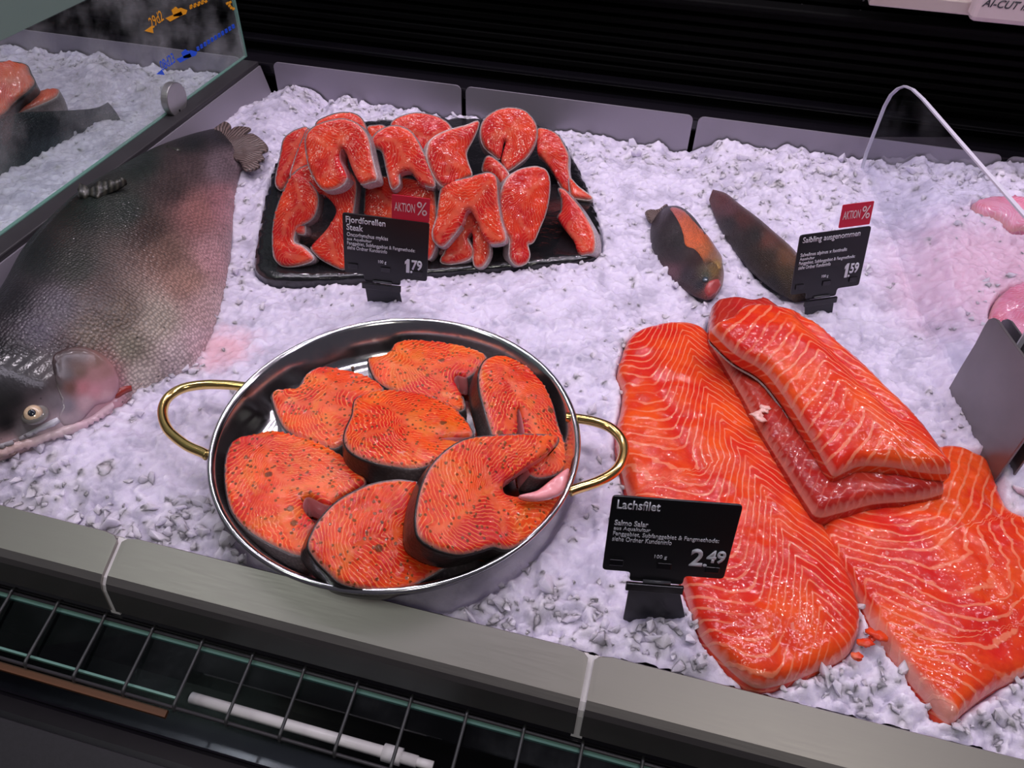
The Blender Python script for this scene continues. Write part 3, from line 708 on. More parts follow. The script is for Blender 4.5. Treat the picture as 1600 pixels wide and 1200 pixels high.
# ================================================================== BLACK PLATTER WITH RAW STEAKS
PLZ = .012
pl_px = [(432, 252), (418, 290), (406, 345), (398, 392), (397, 412), (405, 424), (425, 432), (480, 434), (560, 431), (660, 424), (760, 416), (860, 408), (915, 402), (932, 395), (941, 378), (938, 350), (925, 310), (905, 262), (885, 225), (868, 205), (820, 190), (700, 183), (560, 190), (470, 215)]
pt = empty('black_platter', P(660, 330, -.002), 'shiny black serving platter holding the pile of raw steaks', 'platter')
slab('plate', pl_px, P(660, 330, PLZ), (0, 0, 1), .013, [BLACKP], pt, None, sp=.006, rb=.004, relief=.0, dome=-.001)
m_, nt_, b_2 = new_mat('wet_black_platter'); S(nt_, b_2, base=(.010, .010, .012), rough=.18, coat=.6, coatr=.06); BUMP(nt_, b_2, NOI(nt_, 35, 4, .6, OC(nt_), 1.5), .5, .004)
pt.children[0].data.materials[0] = m_

RG = 'raw steaks on the black platter'
RED = RAW
def raw(outline, anchor, z, lean, yaw, label, dors=None, thick=.024, skin=SKS, **k):
    return steak(outline, z, plane_n(lean, yaw), label, dors, (RAW, MEMB), skin, thick, anchor, RG, down=None, **k)
k1 = lambda L: cv(L, .23333, 400, 160); k2 = lambda L: cv(L, .23328, 660, 160)
# standing on the platter behind
raw([(610, 200), (614, 187), (638, 177), (660, 176), (688, 184), (704, 200), (703, 235), (690, 262), (665, 268), (640, 250), (615, 225)], (655, 265), .060, 42, 5, 'raw steak behind the pile near the middle, only its orange upper half showing', dors=(655, 177))
raw(k1([(740, 165), (790, 150), (850, 152), (870, 200), (840, 280), (790, 300), (755, 260)]), k1([(800, 290)])[0], .060, 42, 0, 'sliver of raw steak wedged behind the pile beside the dark skinned one', dors=k1([(800, 150)])[0], thick=.018)
raw(k1([(400, 140), (470, 92), (560, 66), (650, 70), (705, 105), (735, 165), (745, 230), (700, 330), (560, 340), (430, 250)]), k1([(560, 330)])[0], .075, 40, 22, 'raw steak at the very back left with dark skin on its right side', dors=k1([(560, 66)])[0], skin=SKD, thick=.020)
raw(k1([(340, 170), (285, 172), (225, 200), (180, 245), (165, 310), (150, 390), (130, 480), (128, 550), (168, 582), (225, 500), (300, 420), (350, 300)]), k1([(165, 580)])[0], .018, 42, 8, 'leftmost raw steak standing at the back left of the platter', dors=k1([(250, 180)])[0])
raw(k1([(345, 175), (310, 235), (285, 290), (250, 390), (225, 490), (290, 480), (380, 440), (440, 330), (420, 220)]), k1([(228, 488)])[0], .05, 41, 8, 'narrow raw steak squeezed between two others at the left of the pile', dors=k1([(345, 180)])[0], thick=.016)
raw(k2([(772, 172), (845, 180), (905, 215), (945, 280), (975, 350), (975, 430), (985, 500), (1000, 570), (995, 612), (950, 592), (905, 525, 'c'), (860, 445, 'c'), (800, 370, 'c'), (770, 340, 'c'), (765, 250)]), k2([(990, 612)])[0], .016, 44, -2, 'raw steak at the far right of the pile, its pale skin tip pointing right', dors=k2([(800, 172)])[0], thick=.020)
raw(k2([(985, 500), (1040, 555), (1100, 600), (1136, 630), (1120, 645), (1060, 640), (1000, 625), (985, 570)]), k2([(1060, 640)])[0], .018, 55, 0, 'pale skin tip lying on the platter at the far right', dors=k2([(985, 500)])[0], thick=.012, skin=SKW)
bpy.context.view_layer.update()
# second layer
raw(k2([(600, 32), (520, 42), (450, 78), (402, 135), (390, 215), (412, 290), (470, 345), (520, 372, 'c'), (545, 270, 'c'), (560, 262, 'c'), (530, 375, 'c'), (540, 420), (570, 455), (640, 410), (700, 360), (745, 290), (768, 220), (762, 150), (730, 95), (680, 50)]), k2([(570, 480)])[0], .078, 40, 18, 'round raw steak standing tallest at the back right of the pile', dors=k2([(600, 32)])[0], thick=.026)
raw(k2([(420, 370), (455, 358), (510, 395), (560, 450), (575, 490), (545, 545), (505, 520), (440, 470), (400, 450)]), k2([(540, 540)])[0], .075, 42, 10, 'dark red belly flap below the tallest round steak', dors=k2([(450, 360)])[0], thick=.012)
raw(k2([(375, 122), (300, 150), (240, 165), (160, 190), (90, 225), (50, 270), (36, 350), (55, 430), (95, 510), (140, 556), (200, 550), (290, 505), (335, 480), (310, 400), (300, 330), (345, 240), (378, 160)]), k2([(140, 556)])[0], .090, 38, 38, 'raw steak tilted to the left in the middle of the upper layer', dors=k2([(375, 125)])[0], thick=.026, skin=SKW)
raw(k1([(860, 166), (805, 200), (768, 255), (775, 295), (835, 318), (858, 380), (880, 480), (908, 572), (955, 545), (958, 475, 'c'), (1030, 458, 'c'), (1090, 530, 'c'), (1130, 552), (1192, 558), (1180, 480), (1125, 350), (1065, 230), (1010, 176), (930, 152)]), k1([(908, 572)])[0], .088, 40, 14, 'raw steak with a square notch left of the red promotion card', dors=k1([(900, 155)])[0], thick=.026)
raw(k1([(490, 118), (420, 140), (355, 180), (325, 235), (328, 320), (350, 430), (395, 525), (445, 580), (520, 575), (575, 545), (600, 500, 'c'), (580, 440, 'c'), (556, 390, 'c'), (552, 340, 'c'), (572, 305, 'c'), (600, 340, 'c'), (622, 400, 'c'), (650, 470, 'c'), (695, 540), (755, 530), (800, 510), (785, 430), (765, 340), (750, 250), (715, 180), (655, 130), (570, 106)]), k1([(520, 578)])[0], .092, 40, 4, 'large raw steak on top of the pile at the left with an open belly', dors=k1([(530, 106)])[0], thick=.026)
# front row
raw(k1([(260, 470), (180, 590), (128, 720), (106, 850), (106, 970), (120, 1045), (180, 1096), (290, 1086), (376, 1045), (305, 965), (245, 930), (270, 840), (380, 760), (400, 600)]), k1([(180, 1096)])[0], .016, 40, 4, 'raw steak at the front left corner of the platter, one leg resting on it', dors=k1([(300, 480)])[0], thick=.018)
raw(k1([(430, 405), (330, 420), (250, 470), (200, 560), (180, 660), (178, 750), (205, 850), (300, 880), (322, 868), (318, 800, 'c'), (310, 720, 'c'), (340, 660, 'c'), (390, 622, 'c'), (440, 612, 'c'), (500, 660, 'c'), (532, 730, 'c'), (480, 830, 'c'), (420, 900, 'c'), (365, 965), (400, 1020), (470, 1070), (590, 1115), (600, 1000), (625, 850), (650, 700), (665, 570), (650, 490), (560, 430)]), k1([(560, 1112)])[0], .016, 40, 10, 'open raw steak in the front row left of the price sign', dors=k1([(430, 410)])[0], thick=.024)
raw(k1([(740, 525), (725, 640), (728, 780), (800, 950), (900, 1060), (960, 900, 'c'), (1000, 850, 'c'), (1100, 1000, 'c'), (1150, 1050), (1195, 960), (1200, 800), (1195, 660), (1175, 565), (1080, 520), (960, 500), (820, 495)]), k1([(900, 1060)])[0], .016, 40, 2, 'raw steak in the front row mostly hidden behind the price sign', dors=k1([(960, 502)])[0], thick=.024)
raw(k2([(200, 700), (205, 870), (150, 990), (118, 1062), (190, 1078), (310, 1045), (332, 985), (296, 905, 'c'), (330, 870, 'c'), (335, 985), (345, 1088), (400, 1092), (445, 1010), (440, 920), (420, 700)]), k2([(200, 1078)])[0], .016, 44, 0, 'two pale belly tips touching at the front edge of the platter', dors=k2([(300, 650)])[0], thick=.016, skin=SKW)
raw(k2([(430, 468), (310, 500), (190, 530), (130, 560), (108, 650), (95, 760), (65, 860), (75, 925), (130, 962), (190, 905), (255, 820, 'c'), (290, 730, 'c'), (322, 725, 'c'), (365, 800, 'c'), (400, 890, 'c'), (455, 945), (545, 930), (552, 880), (528, 800), (505, 660), (498, 530), (480, 485)]), k2([(130, 962)])[0], .040, 40, 6, 'raw steak right of the price sign with a dark triangular belly gap', dors=k2([(330, 485)])[0], thick=.024)
raw(k2([(745, 428), (650, 450), (575, 505), (535, 590), (516, 680), (530, 780), (560, 860), (592, 920), (590, 1030), (635, 1088), (700, 1075), (724, 1020), (712, 950), (750, 930), (790, 840), (830, 740), (855, 620), (858, 520), (835, 455), (790, 432)]), k2([(635, 1088)])[0], .016, 40, 36, 'raw steak with a closed belly at the front right, silver skin on its right side', dors=k2([(760, 430)])[0], thick=.027, skin=SKW)
raw(k2([(905, 572), (925, 640), (925, 720), (900, 770, 'c'), (950, 850, 'c'), (1010, 930, 'c'), (1040, 1010), (1095, 1012), (1145, 990), (1142, 870), (1085, 755), (1035, 680), (985, 622), (945, 580)]), k2([(1095, 1012)])[0], .016, 44, -20, 'rightmost raw steak in the front row showing a pink belly wall', dors=k2([(925, 575)])[0], thick=.026)

# ================================================================== SALMON FILLETS
def fillet_phase(axis_px, z, dirpx, arms, spacing, O=None, n=(0, 0, 1)):
    """axis_px: polyline of the chevron tips; arms: [(v, slope)] piecewise slopes left (v<0) and right (v>0) in metres"""
    n = nrm(n); O = P(*axis_px[0], z) if O is None else O
    A = crom(np.array([PP(*p, O, n) for p in axis_px]), False, 6)
    sl = np.concatenate([[0], np.cumsum(np.linalg.norm(np.diff(A, axis=0), axis=1))])
    vv = np.linspace(-.4, .4, 1601); slopes = np.interp(vv, [a[0] for a in arms], [a[1] for a in arms])
    cum = np.cumsum(slopes) * (vv[1] - vv[0]); cum -= np.interp(0, vv, cum)
    def f(top, vs):
        T = np.gradient(A, axis=0); T /= np.linalg.norm(T, axis=1)[:, None]
        T = np.concatenate([T[:1], T, T[-1:]]); A2 = np.concatenate([A[:1] - T[0] * .5, A, A[-1:] + T[-1] * .5]); s2 = np.concatenate([[sl[0] - .5], sl, [sl[-1] + .5]])
        best = np.full(len(top), 9.); u = np.zeros(len(top)); v = np.zeros(len(top))
        for i in range(len(A2) - 1):
            a, b = A2[i], A2[i + 1]; L = np.linalg.norm(b - a)
            if L < 1e-7: continue
            t = (b - a) / L; q = np.clip((top - a) @ t, 0, L); d = np.linalg.norm(top - a - q[:, None] * t, axis=1)
            sd = np.cross(n, t); m = d < best
            best = np.where(m, d, best); u = np.where(m, s2[i] + q, u); v = np.where(m, (top - a) @ sd, v)
        return (u - np.interp(v, vv, cum)) / spacing
    return f
FG = 'salmon fillets on the ice'
def fillet(name, outline, O, n, thick, label, phf, mats=(FIL, FIL), skin=SKW, rb=.010, heightfn=None, group=FG, sp=.0034, **k):
    O = np.array(O, float); b = O.copy(); b[2] = min(b[2], 0)
    t = empty(name, b, label, 'fish fillet', group)
    slab('flesh', outline, O, n, thick, list(mats), t, None, sp=sp, rb=rb, phasefn=phf, heightfn=heightfn, relief=.0012, dome=.004, sub=7, **k)
    # pale skin as a thin sole under the flesh
    nn = nrm(n); cen = np.mean([(q[0], q[1]) for q in outline], 0)
    slab('skin', [(q[0], q[1]) for q in outline], O, n, .0018, [skin], t, None, sp=.012, rb=.0008, relief=0, dome=0, sub=6, foot=False, shift=-(thick + rb))
    return t
# left long fillet
F1o = [(1050, 498), (1010, 506), (984, 520), (974, 545), (966, 575), (974, 600), (972, 630), (966, 655), (966, 690), (975, 730), (985, 765), (1005, 800), (1040, 850), (1070, 905), (1080, 935), (1100, 985), (1135, 1025), (1170, 1055), (1195, 1064), (1235, 1056), (1290, 1035), (1325, 1018), (1342, 995), (1350, 960), (1340, 915), (1315, 860), (1290, 810), (1265, 770), (1235, 722), (1195, 660), (1160, 600), (1130, 550), (1108, 515), (1085, 500)]
phF1 = fillet_phase([(1055, 470), (1081, 525), (1100, 579), (1124, 632), (1150, 680), (1174, 709), (1215, 790), (1262, 880), (1300, 960), (1330, 1040)], .03, None,
    [(-.4, .5), (-.060, .55), (-.048, 0), (-.036, -1.6), (-.0001, -2.3), (.0, 1.3), (.4, 1.3)], .0108)
def hF1(vs, d): return .006 * np.clip(d / .04, 0, 1)
fillet('salmon_fillet', F1o, P(1150, 780, .014), (0, 0, 1), .014, 'long salmon fillet on the left, lying behind the Lachsfilet price sign', phF1, heightfn=hF1, redlines=[([(1005, 560), (1035, 620), (1065, 690), (1100, 760), (1135, 850), (1165, 930)], .009, .0025)], palelines=[([(1196, 672), (1232, 725), (1264, 775), (1290, 818)], .0022)])
# lower right fillet
F4o = [(1300, 795), (1285, 800), (1287, 830), (1305, 870), (1335, 910), (1358, 945), (1372, 975), (1395, 1010), (1425, 1050), (1460, 1090), (1492, 1120), (1520, 1100), (1560, 1070), (1600, 1050), (1660, 1010), (1700, 940), (1690, 860), (1640, 815), (1600, 800), (1580, 790), (1565, 760), (1548, 715), (1520, 700), (1490, 690), (1440, 700), (1380, 740)]
phF4 = fillet_phase([(1300, 800), (1337, 857), (1375, 905), (1397, 947), (1427, 1003), (1463, 1050), (1500, 1110)], .03, None,
    [(-.4, -2.3), (-.0001, -2.3), (.0, 1.1), (.03, .8), (.05, .3), (.07, -.1), (.10, -.9), (.4, -1.0)], .0108)
fillet('salmon_fillet', F4o, P(1450, 900, .014), (0, 0, 1), .014, 'salmon fillet in the lower right corner with a thin pale edge', phF4, heightfn=hF1, redlines=[([(1400, 830), (1450, 900), (1500, 960), (1560, 1010)], .014, .002)], palelines=[([(1362, 958), (1380, 988), (1410, 1030), (1445, 1072), (1490, 1112)], .0045)])
# darker fillet folded under the thick one
F3o = [(1115, 468), (1112, 490), (1112, 520), (1135, 560), (1165, 610), (1195, 665), (1230, 720), (1265, 775), (1283, 795), (1320, 788), (1370, 775), (1430, 770), (1470, 762), (1480, 750), (1440, 700), (1370, 620), (1290, 530), (1235, 485), (1215, 470), (1195, 458), (1175, 462), (1155, 458), (1130, 460)]
n3 = nrm((-.04, -.02, 1))
phF3 = fillet_phase([(1160, 470), (1230, 570), (1300, 680), (1380, 800)], .034, None, [(-.4, -.8), (0, -1.), (.001, 1.4), (.4, 1.4)], .0100)
fillet('salmon_fillet', F3o, P(1250, 660, .034), n3, .014, 'darker red salmon fillet tucked under the thick one', phF3, mats=(FILD, FIL), rb=.010)
# thick fillet on top
F2o = [(1115, 502), (1127, 518), (1154, 542), (1195, 566), (1226, 602), (1256, 648), (1283, 692), (1300, 722), (1309, 732), (1322, 728), (1352, 716), (1400, 718), (1450, 726), (1490, 728), (1492, 720), (1478, 700), (1455, 668), (1420, 628), (1385, 595), (1350, 560), (1315, 530), (1275, 497), (1240, 478), (1200, 470), (1165, 472), (1140, 490)]
n2 = nrm((-.02, -.10, 1)); O2 = P(1300, 620, .060)
phF2 = fillet_phase([(1200, 465), (1227, 500), (1268, 545), (1306, 599), (1345, 644), (1376, 682), (1430, 750)], .066, None,
    [(-.4, -.25), (-.05, -.35), (-.02, -.6), (-.0001, -.95), (.0, 2.2), (.4, 2.0)], .0118, O=O2, n=n2)
fillet('salmon_fillet', F2o, O2, n2, .013, 'thickest salmon fillet lying on top of the other fillets', phF2, rb=.010, sp=.003,
       heightfn=lambda vs, d: .004 * np.clip(d / .03, 0, 1), redlines=[([(1250, 494), (1275, 520), (1310, 560), (1345, 598), (1380, 632), (1408, 655)], .0055, .0055)])
# fat blob and crumbs
def crumb(px, py, z, r, mat, label, cat='fish scrap', group=None, name='fish_scrap', flat=.5):
    me = bpy.data.meshes.new(name); bm = bmesh.new(); bmesh.ops.create_icosphere(bm, subdivisions=3, radius=r); p = P(px, py, z)
    s_ = rng.integers(99)
    for v in bm.verts:
        c = np.array(v.co); f = 1 + 1.1 * float(fbm(np.array([c[0] / r * 1.3 + 9]), np.array([c[1] / r * 1.3 + c[2] / r + 5]), s_)[0])
        v.co = Vector((c[0] * f + p[0], c[1] * f * .8 + p[1], c[2] * f * flat + p[2]))
    for f_ in bm.faces: f_.smooth = True
    bm.to_mesh(me); bm.free(); return setp(link(name, me, mat), label, cat, group)
crumb(1368, 995, .014, .0065, FIL, 'largest orange salmon scrap on the ice between the two front fillets')
crumb(1352, 1003, .013, .004, FIL, 'small orange scrap touching the right edge of the long fillet')
crumb(1341, 1027, .012, .0035, FIL, 'small orange scrap on the ice nearest the counter front')
crumb(1186, 650, .034, .006, FATM, 'pale lump of fat at the right edge of the long left fillet', name='fat_lump')
crumb(1196, 640, .034, .005, FATM, 'smaller pale lump of fat beside the tucked-under fillet', name='fat_lump')

# ================================================================== WHOLE FISH
def idw(pts_px, cps, pw=4.0):
    c = np.array([(a, b) for a, b, _ in cps], float); col = np.array([srgb(*q) for _, _, q in cps])
    d = np.sqrt(((pts_px[:, None] - c[None]) ** 2).sum(2)) + 4; w = d ** -pw
    return (w @ col) / w.sum(1)[:, None]
def loft(name, st, hfun, mat, parent, cps, gain=1.18, head=None, nu=110, nv=64, relief=.0):
    """st: list of (dorsal px, ventral px, zD, zV, thickness). body closed, lying on its side"""
    D = crom(np.array([P(*s_[0], s_[2]) for s_ in st]), False, 12); Vv = crom(np.array([P(*s_[1], s_[3]) for s_ in st]), False, 12)
    T = crom(np.array([[s_[4]] for s_ in st]), False, 12)[:, 0]; m = len(D)
    V = []; UV = []
    for i in range(m):
        ax_ = D[i] - Vv[i]; L = np.linalg.norm(ax_); up = np.array([0, 0, 1.])
        for k in range(nv):
            q = 2 * math.pi * k / nv; c = math.cos(q); sn = math.sin(q)
            x = .5 - .5 * c       # 0 ventral .. 1 dorsal
            if sn >= 0: h = T[i] * hfun(x) 
            else: h = -T[i] * .55 * abs(sn) ** .8
            p = Vv[i] + ax_ * x; p = p + up * h
            V.append(p); UV.append((i / (m - 1), x if sn >= 0 else -.1))
    V = np.array(V); UV = np.array(UV); Fc = []
    for i in range(m - 1):
        for k in range(nv):
            l = (k + 1) % nv; Fc.append((i * nv + k, i * nv + l, (i + 1) * nv + l, (i + 1) * nv + k))
    Fc += [tuple(range(nv)), tuple(range(m * nv - 1, (m - 1) * nv - 1, -1))]
    col = idw(proj(V), cps) ** 1.12 * gain
    o = mesh(name, V, Fc, mat, parent, True, None, dict(pigment=col, head=(np.clip((1.03 - np.hypot((proj(V)[:, 0] - 55) / 148, (proj(V)[:, 1] - 665) / 118)) / .06, 0, 1) if head else np.zeros(len(V)))))
    hull = np.concatenate([D[:, :2], Vv[::-1, :2]]); FOOT.append(hull); SHR[len(FOOT) - 1] = .006
    return o, V, Fc
def fish_mat(name, scale=1.0, scales=True, rough=.32):
    m, nt, b = new_mat(name); oc = OC(nt)
    at = N(nt, 'ShaderNodeAttribute', attribute_name='pigment').outputs['Color']
    mp = N(nt, 'ShaderNodeMapping', i_Scale=(1, 1, 1)); nt.links.new(oc, mp.inputs[0])
    v = VOR(nt, 330 * scale, mp.outputs[0], rnd=.55); spk = VOR(nt, 200 * scale, oc); rn = N(nt, 'ShaderNodeSeparateColor'); nt.links.new(spk.outputs['Color'], rn.inputs[0])
    n = NOI(nt, 22, 5, .65, oc)
    hs = N(nt, 'ShaderNodeHueSaturation'); nt.links.new(at, hs.inputs['Color']); nt.links.new(M_(nt, 'MULTIPLY_ADD', n, 1.1, .5), hs.inputs['Value'])
    col = hs.outputs[0]
    if scales:
        hd = M_(nt, 'SUBTRACT', 1.0, ATT(nt, 'head').outputs['Fac'])
        sc_ = M_(nt, 'MULTIPLY', SS(nt, v.outputs['Distance'], .30, .62), hd)
        col = MIX(nt, M_(nt, 'MULTIPLY', sc_, .85), col, MIX(nt, .5, col, (.01, .01, .012)))
        d_ = M_(nt, 'MULTIPLY', SS(nt, spk.outputs['Distance'], .26, .16), SS(nt, rn.outputs[0], .80, .83))
        col = MIX(nt, M_(nt, 'MULTIPLY', d_, .6), col, (.008, .008, .01))
        nb_ = BUMP(nt, b, M_(nt, 'ADD', M_(nt, 'MULTIPLY', M_(nt, 'MULTIPLY', v.outputs['Distance'], hd), -1.0), M_(nt, 'MULTIPLY', n, .8)), .7, .0013); nt.links.new(nb_, b.inputs['Coat Normal'])
    else: BUMP(nt, b, NOI(nt, 120, 3, .6, oc), .25, .001)
    S(nt, b, base=col, rough=rough + .1, spec=.25, coat=.35, coatr=.12)
    return m
TRM = fish_mat('trout_skin'); HEADM = fish_mat('trout_head_skin', scales=False, rough=.25)
tr = empty('whole_trout', P(230, 470, -.02), 'large whole trout with silver scales lying on the ice at the left', 'fish')
TC = [(20, 470, (34, 32, 36)), (60, 400, (30, 36, 34)), (130, 320, (28, 40, 34)), (220, 255, (38, 48, 42)), (300, 220, (40, 42, 42)), (345, 205, (52, 50, 54)),
      (120, 420, (50, 52, 46)), (200, 330, (44, 52, 46)), (90, 480, (86, 80, 88)), (60, 520, (82, 76, 88)), (150, 460, (84, 70, 66)), (230, 360, (70, 56, 50)), (270, 290, (70, 58, 56)), (300, 260, (84, 70, 70)),
      (190, 490, (104, 90, 78)), (260, 400, (122, 98, 88)), (310, 330, (150, 108, 104)), (345, 260, (120, 104, 110)), (350, 320, (170, 122, 126)), (340, 400, (178, 140, 142)), (290, 440, (158, 128, 116)),
      (140, 530, (124, 112, 100)), (200, 545, (146, 138, 124)), (250, 500, (164, 154, 142)), (320, 480, (186, 160, 158)), (280, 560, (188, 172, 172)), (220, 590, (196, 184, 176)), (310, 540, (196, 172, 176)),
      (0, 560, (8, 8, 12)), (40, 560, (16, 14, 18)), (30, 590, (14, 13, 16)), (-30, 600, (8, 8, 12)), (0, 600, (10, 10, 14)), (0, 630, (12, 12, 15)), (90, 560, (46, 38, 42)), (60, 600, (36, 31, 33)), (20, 620, (18, 16, 19)), (110, 600, (140, 112, 112)), (150, 575, (160, 122, 122)), (165, 600, (190, 130, 140)),
      (90, 625, (138, 132, 132)), (110, 645, (156, 144, 150)), (140, 630, (188, 158, 168)), (10, 660, (26, 25, 26)), (40, 680, (120, 116, 116)), (80, 680, (190, 170, 172)), (20, 700, (196, 168, 168)), (-60, 650, (30, 28, 32)), (-40, 730, (170, 150, 150))]
GCP = [(100, 556, (60, 46, 46)), (125, 556, (84, 66, 62)), (150, 565, (120, 92, 84)), (165, 580, (150, 112, 110)), (150, 585, (150, 112, 112)), (172, 600, (180, 134, 142)), (85, 580, (50, 42, 44)), (105, 585, (66, 54, 54)), (125, 580, (100, 78, 70)), (110, 605, (96, 66, 60)), (130, 605, (170, 112, 118)), (150, 610, (186, 132, 142)), (135, 630, (190, 158, 166)), (165, 620, (196, 156, 164)), (105, 635, (130, 122, 132)), (88, 625, (110, 104, 108)), (88, 600, (64, 56, 56)), (115, 655, (180, 160, 168)), (100, 665, (186, 168, 174))]
TC = [c for c in TC if not (85 <= c[0] <= 190 and 565 <= c[1] <= 660)] + GCP
st = [((-92, 736), (-86, 745), .030, .026, .004), ((-100, 690), (-50, 730), .040, .018, .018), ((-98, 640), (30, 704), .046, .010, .030), ((-84, 590), (118, 676), .052, .004, .038),
      ((-60, 545), (186, 632), .055, .002, .044), ((-28, 500), (240, 600), .058, .0, .048), ((5, 452), (300, 572), .060, .0, .050), ((38, 393), (338, 505), .062, .0, .050), ((82, 343), (356, 430), .063, .0, .046),
      ((128, 302), (362, 372), .062, .002, .040), ((180, 270), (366, 322), .057, .004, .033), ((237, 237), (371, 287), .048, .006, .025), ((292, 214), (378, 265), .038, .008, .017), ((328, 203), (384, 257), .028, .010, .011), ((345, 200), (388, 253), .022, .012, .005)]
def trout_h(x): return (max(math.sin(math.pi * x ** .92), 0)) ** .62
body, BV, BF = loft('body', st, trout_h, TRM, tr, TC, head=True)
bvh = BVHTree.FromPolygons([Vector(v) for v in BV], BF)
def on_body(px, py, bv=None):
    d = ray(px, py); h = (bv or bvh).ray_cast(Vector(CAM), Vector(d).normalized())
    return (np.array(h[0]), np.array(h[1])) if h[0] is not None else (P(px, py, .01), np.array([0, 0, 1.]))
def patch(name, outline, thick, mat, parent, cps=None, sp=.003, rb=.002, bv=None, sink=.001, attrs=None, dome=.0, fade=None):
    """shell traced on a body: follows its surface, with its own thickness and rolled edge"""
    q = np.array(outline, float); q = crom(q, True, 5); n = len(q); s0 = 640 / F / 1000
    sc = .00055; P2 = q * sc; keep = [0]
    for i in range(1, n):
        if np.linalg.norm(P2[i] - P2[keep[-1]]) > sp * .4: keep.append(i)
    P2 = P2[keep]; vs, fs, loop, tg = cdt_region(P2, ['s'] * len(P2), sp)
    D_ = np.sqrt(((vs[:, None] - vs[loop][None]) ** 2).sum(2)).min(1)
    hits = [on_body(v[0] / sc, v[1] / sc, bv) for v in vs]
    p = np.array([h[0] for h in hits]); nn = np.array([h[1] for h in hits]); nn[nn[:, 2] < 0] *= -1
    e = np.clip(D_ / rb, 0, 1); hgt = thick * np.sqrt(1 - (1 - e) ** 2) + dome * np.clip(D_ / .02, 0, 1)
    if fade: hgt = (hgt * np.clip((vs[:, 0] / sc - fade[0]) / (fade[1] - fade[0]), 0, 1)) + .0005 * e
    top = p + nn * hgt[:, None]; bot = p - nn * (sink + .0015)
    m = len(vs); Fc = list(fs) + [tuple(m + i for i in reversed(f)) for f in fs]
    for i in range(len(loop)):
        j = (i + 1) % len(loop); Fc.append((loop[i], loop[j], m + loop[j], m + loop[i]))
    V = np.concatenate([top, bot]); at = {}
    if cps: at['pigment'] = idw(proj(V), cps)
    return mesh(name, V, Fc, mat, parent, True, None, at or None)
gc = patch('gill_cover', [(82, 560), (100, 546), (130, 542), (158, 552), (178, 572), (187, 595), (184, 614), (172, 628), (150, 634), (130, 655), (108, 668), (92, 655), (96, 630), (88, 600)], .0028, HEADM, tr,
      GCP, rb=.004, fade=(95, 150))
patch('lower_jaw', [(-5, 706), (20, 692), (50, 684), (85, 672), (110, 662), (140, 652), (165, 634), (185, 624), (160, 656), (120, 676), (80, 688), (30, 704), (0, 714)], .004, HEADM, tr,
      [(20, 700, (205, 176, 172)), (80, 680, (206, 184, 186)), (150, 650, (212, 180, 190))], rb=.003)
patch('upper_lip', [(-5, 696), (25, 685), (50, 672), (80, 656), (98, 650), (92, 662), (60, 676), (30, 690), (0, 702)], .003, HEADM, tr, [(20, 690, (150, 146, 150)), (80, 660, (196, 196, 204))], rb=.002)
patch('gill', [(176, 620), (188, 606), (205, 602), (222, 598), (214, 607), (196, 615), (184, 622)], .0012, simple('gill_red', (.28, .03, .02), .3), tr, rb=.001)
patch('blood_mark', [(146, 605), (150, 594), (158, 593), (163, 600), (158, 598), (152, 600), (149, 608)], .0046, simple('blood', (.55, .01, .015), .2), tr, rb=.001)
# eye
ep, en = on_body(55, 648)
ey = mesh('eye', *(lambda c, r: ([(c[0] + r * math.sin(a) * math.cos(b), c[1] + r * math.sin(a) * math.sin(b), c[2] + r * .6 * math.cos(a)) for a in np.linspace(0.001, math.pi, 14) for b in np.linspace(0, 2 * math.pi, 28, endpoint=False)],
      [(i * 28 + k, i * 28 + (k + 1) % 28, (i + 1) * 28 + (k + 1) % 28, (i + 1) * 28 + k) for i in range(13) for k in range(28)]))(ep, .0105), simple('eye_rim', (.20, .19, .17), .08, coat=1), tr)
def dome_disc(name, c, n, r, h, mat, par, seg=32):
    n = nrm(n); u = nrm(np.cross(n, [0, 1, 0])); w = np.cross(n, u); V = []; Fc = []
    for i, t in enumerate(np.linspace(1, 0.02, 6)):
        for k in range(seg):
            a = 2 * math.pi * k / seg; V.append(c + (u * math.cos(a) + w * math.sin(a)) * r * t + n * h * math.sqrt(max(0, 1 - t * t)))
    for i in range(5):
        for k in range(seg): l = (k + 1) % seg; Fc.append((i * seg + k, i * seg + l, (i + 1) * seg + l, (i + 1) * seg + k))
    Fc += [tuple(range(5 * seg, 6 * seg)), tuple(range(seg))]
    return mesh(name, V, Fc, mat, par)
en = nrm(np.array([.35, -.45, .8])); 
ec = ep + en * .0058
ir = dome_disc('iris', ec, en, .0074, .0030, simple('iris_gold', (.62, .46, .30), .08, coat=1, nsc=300, namp=.3), ey)
pu = dome_disc('pupil', ec + en * .0026, en, .0032, .0012, simple('pupil', (.015, .02, .03), .05, coat=1), ey)
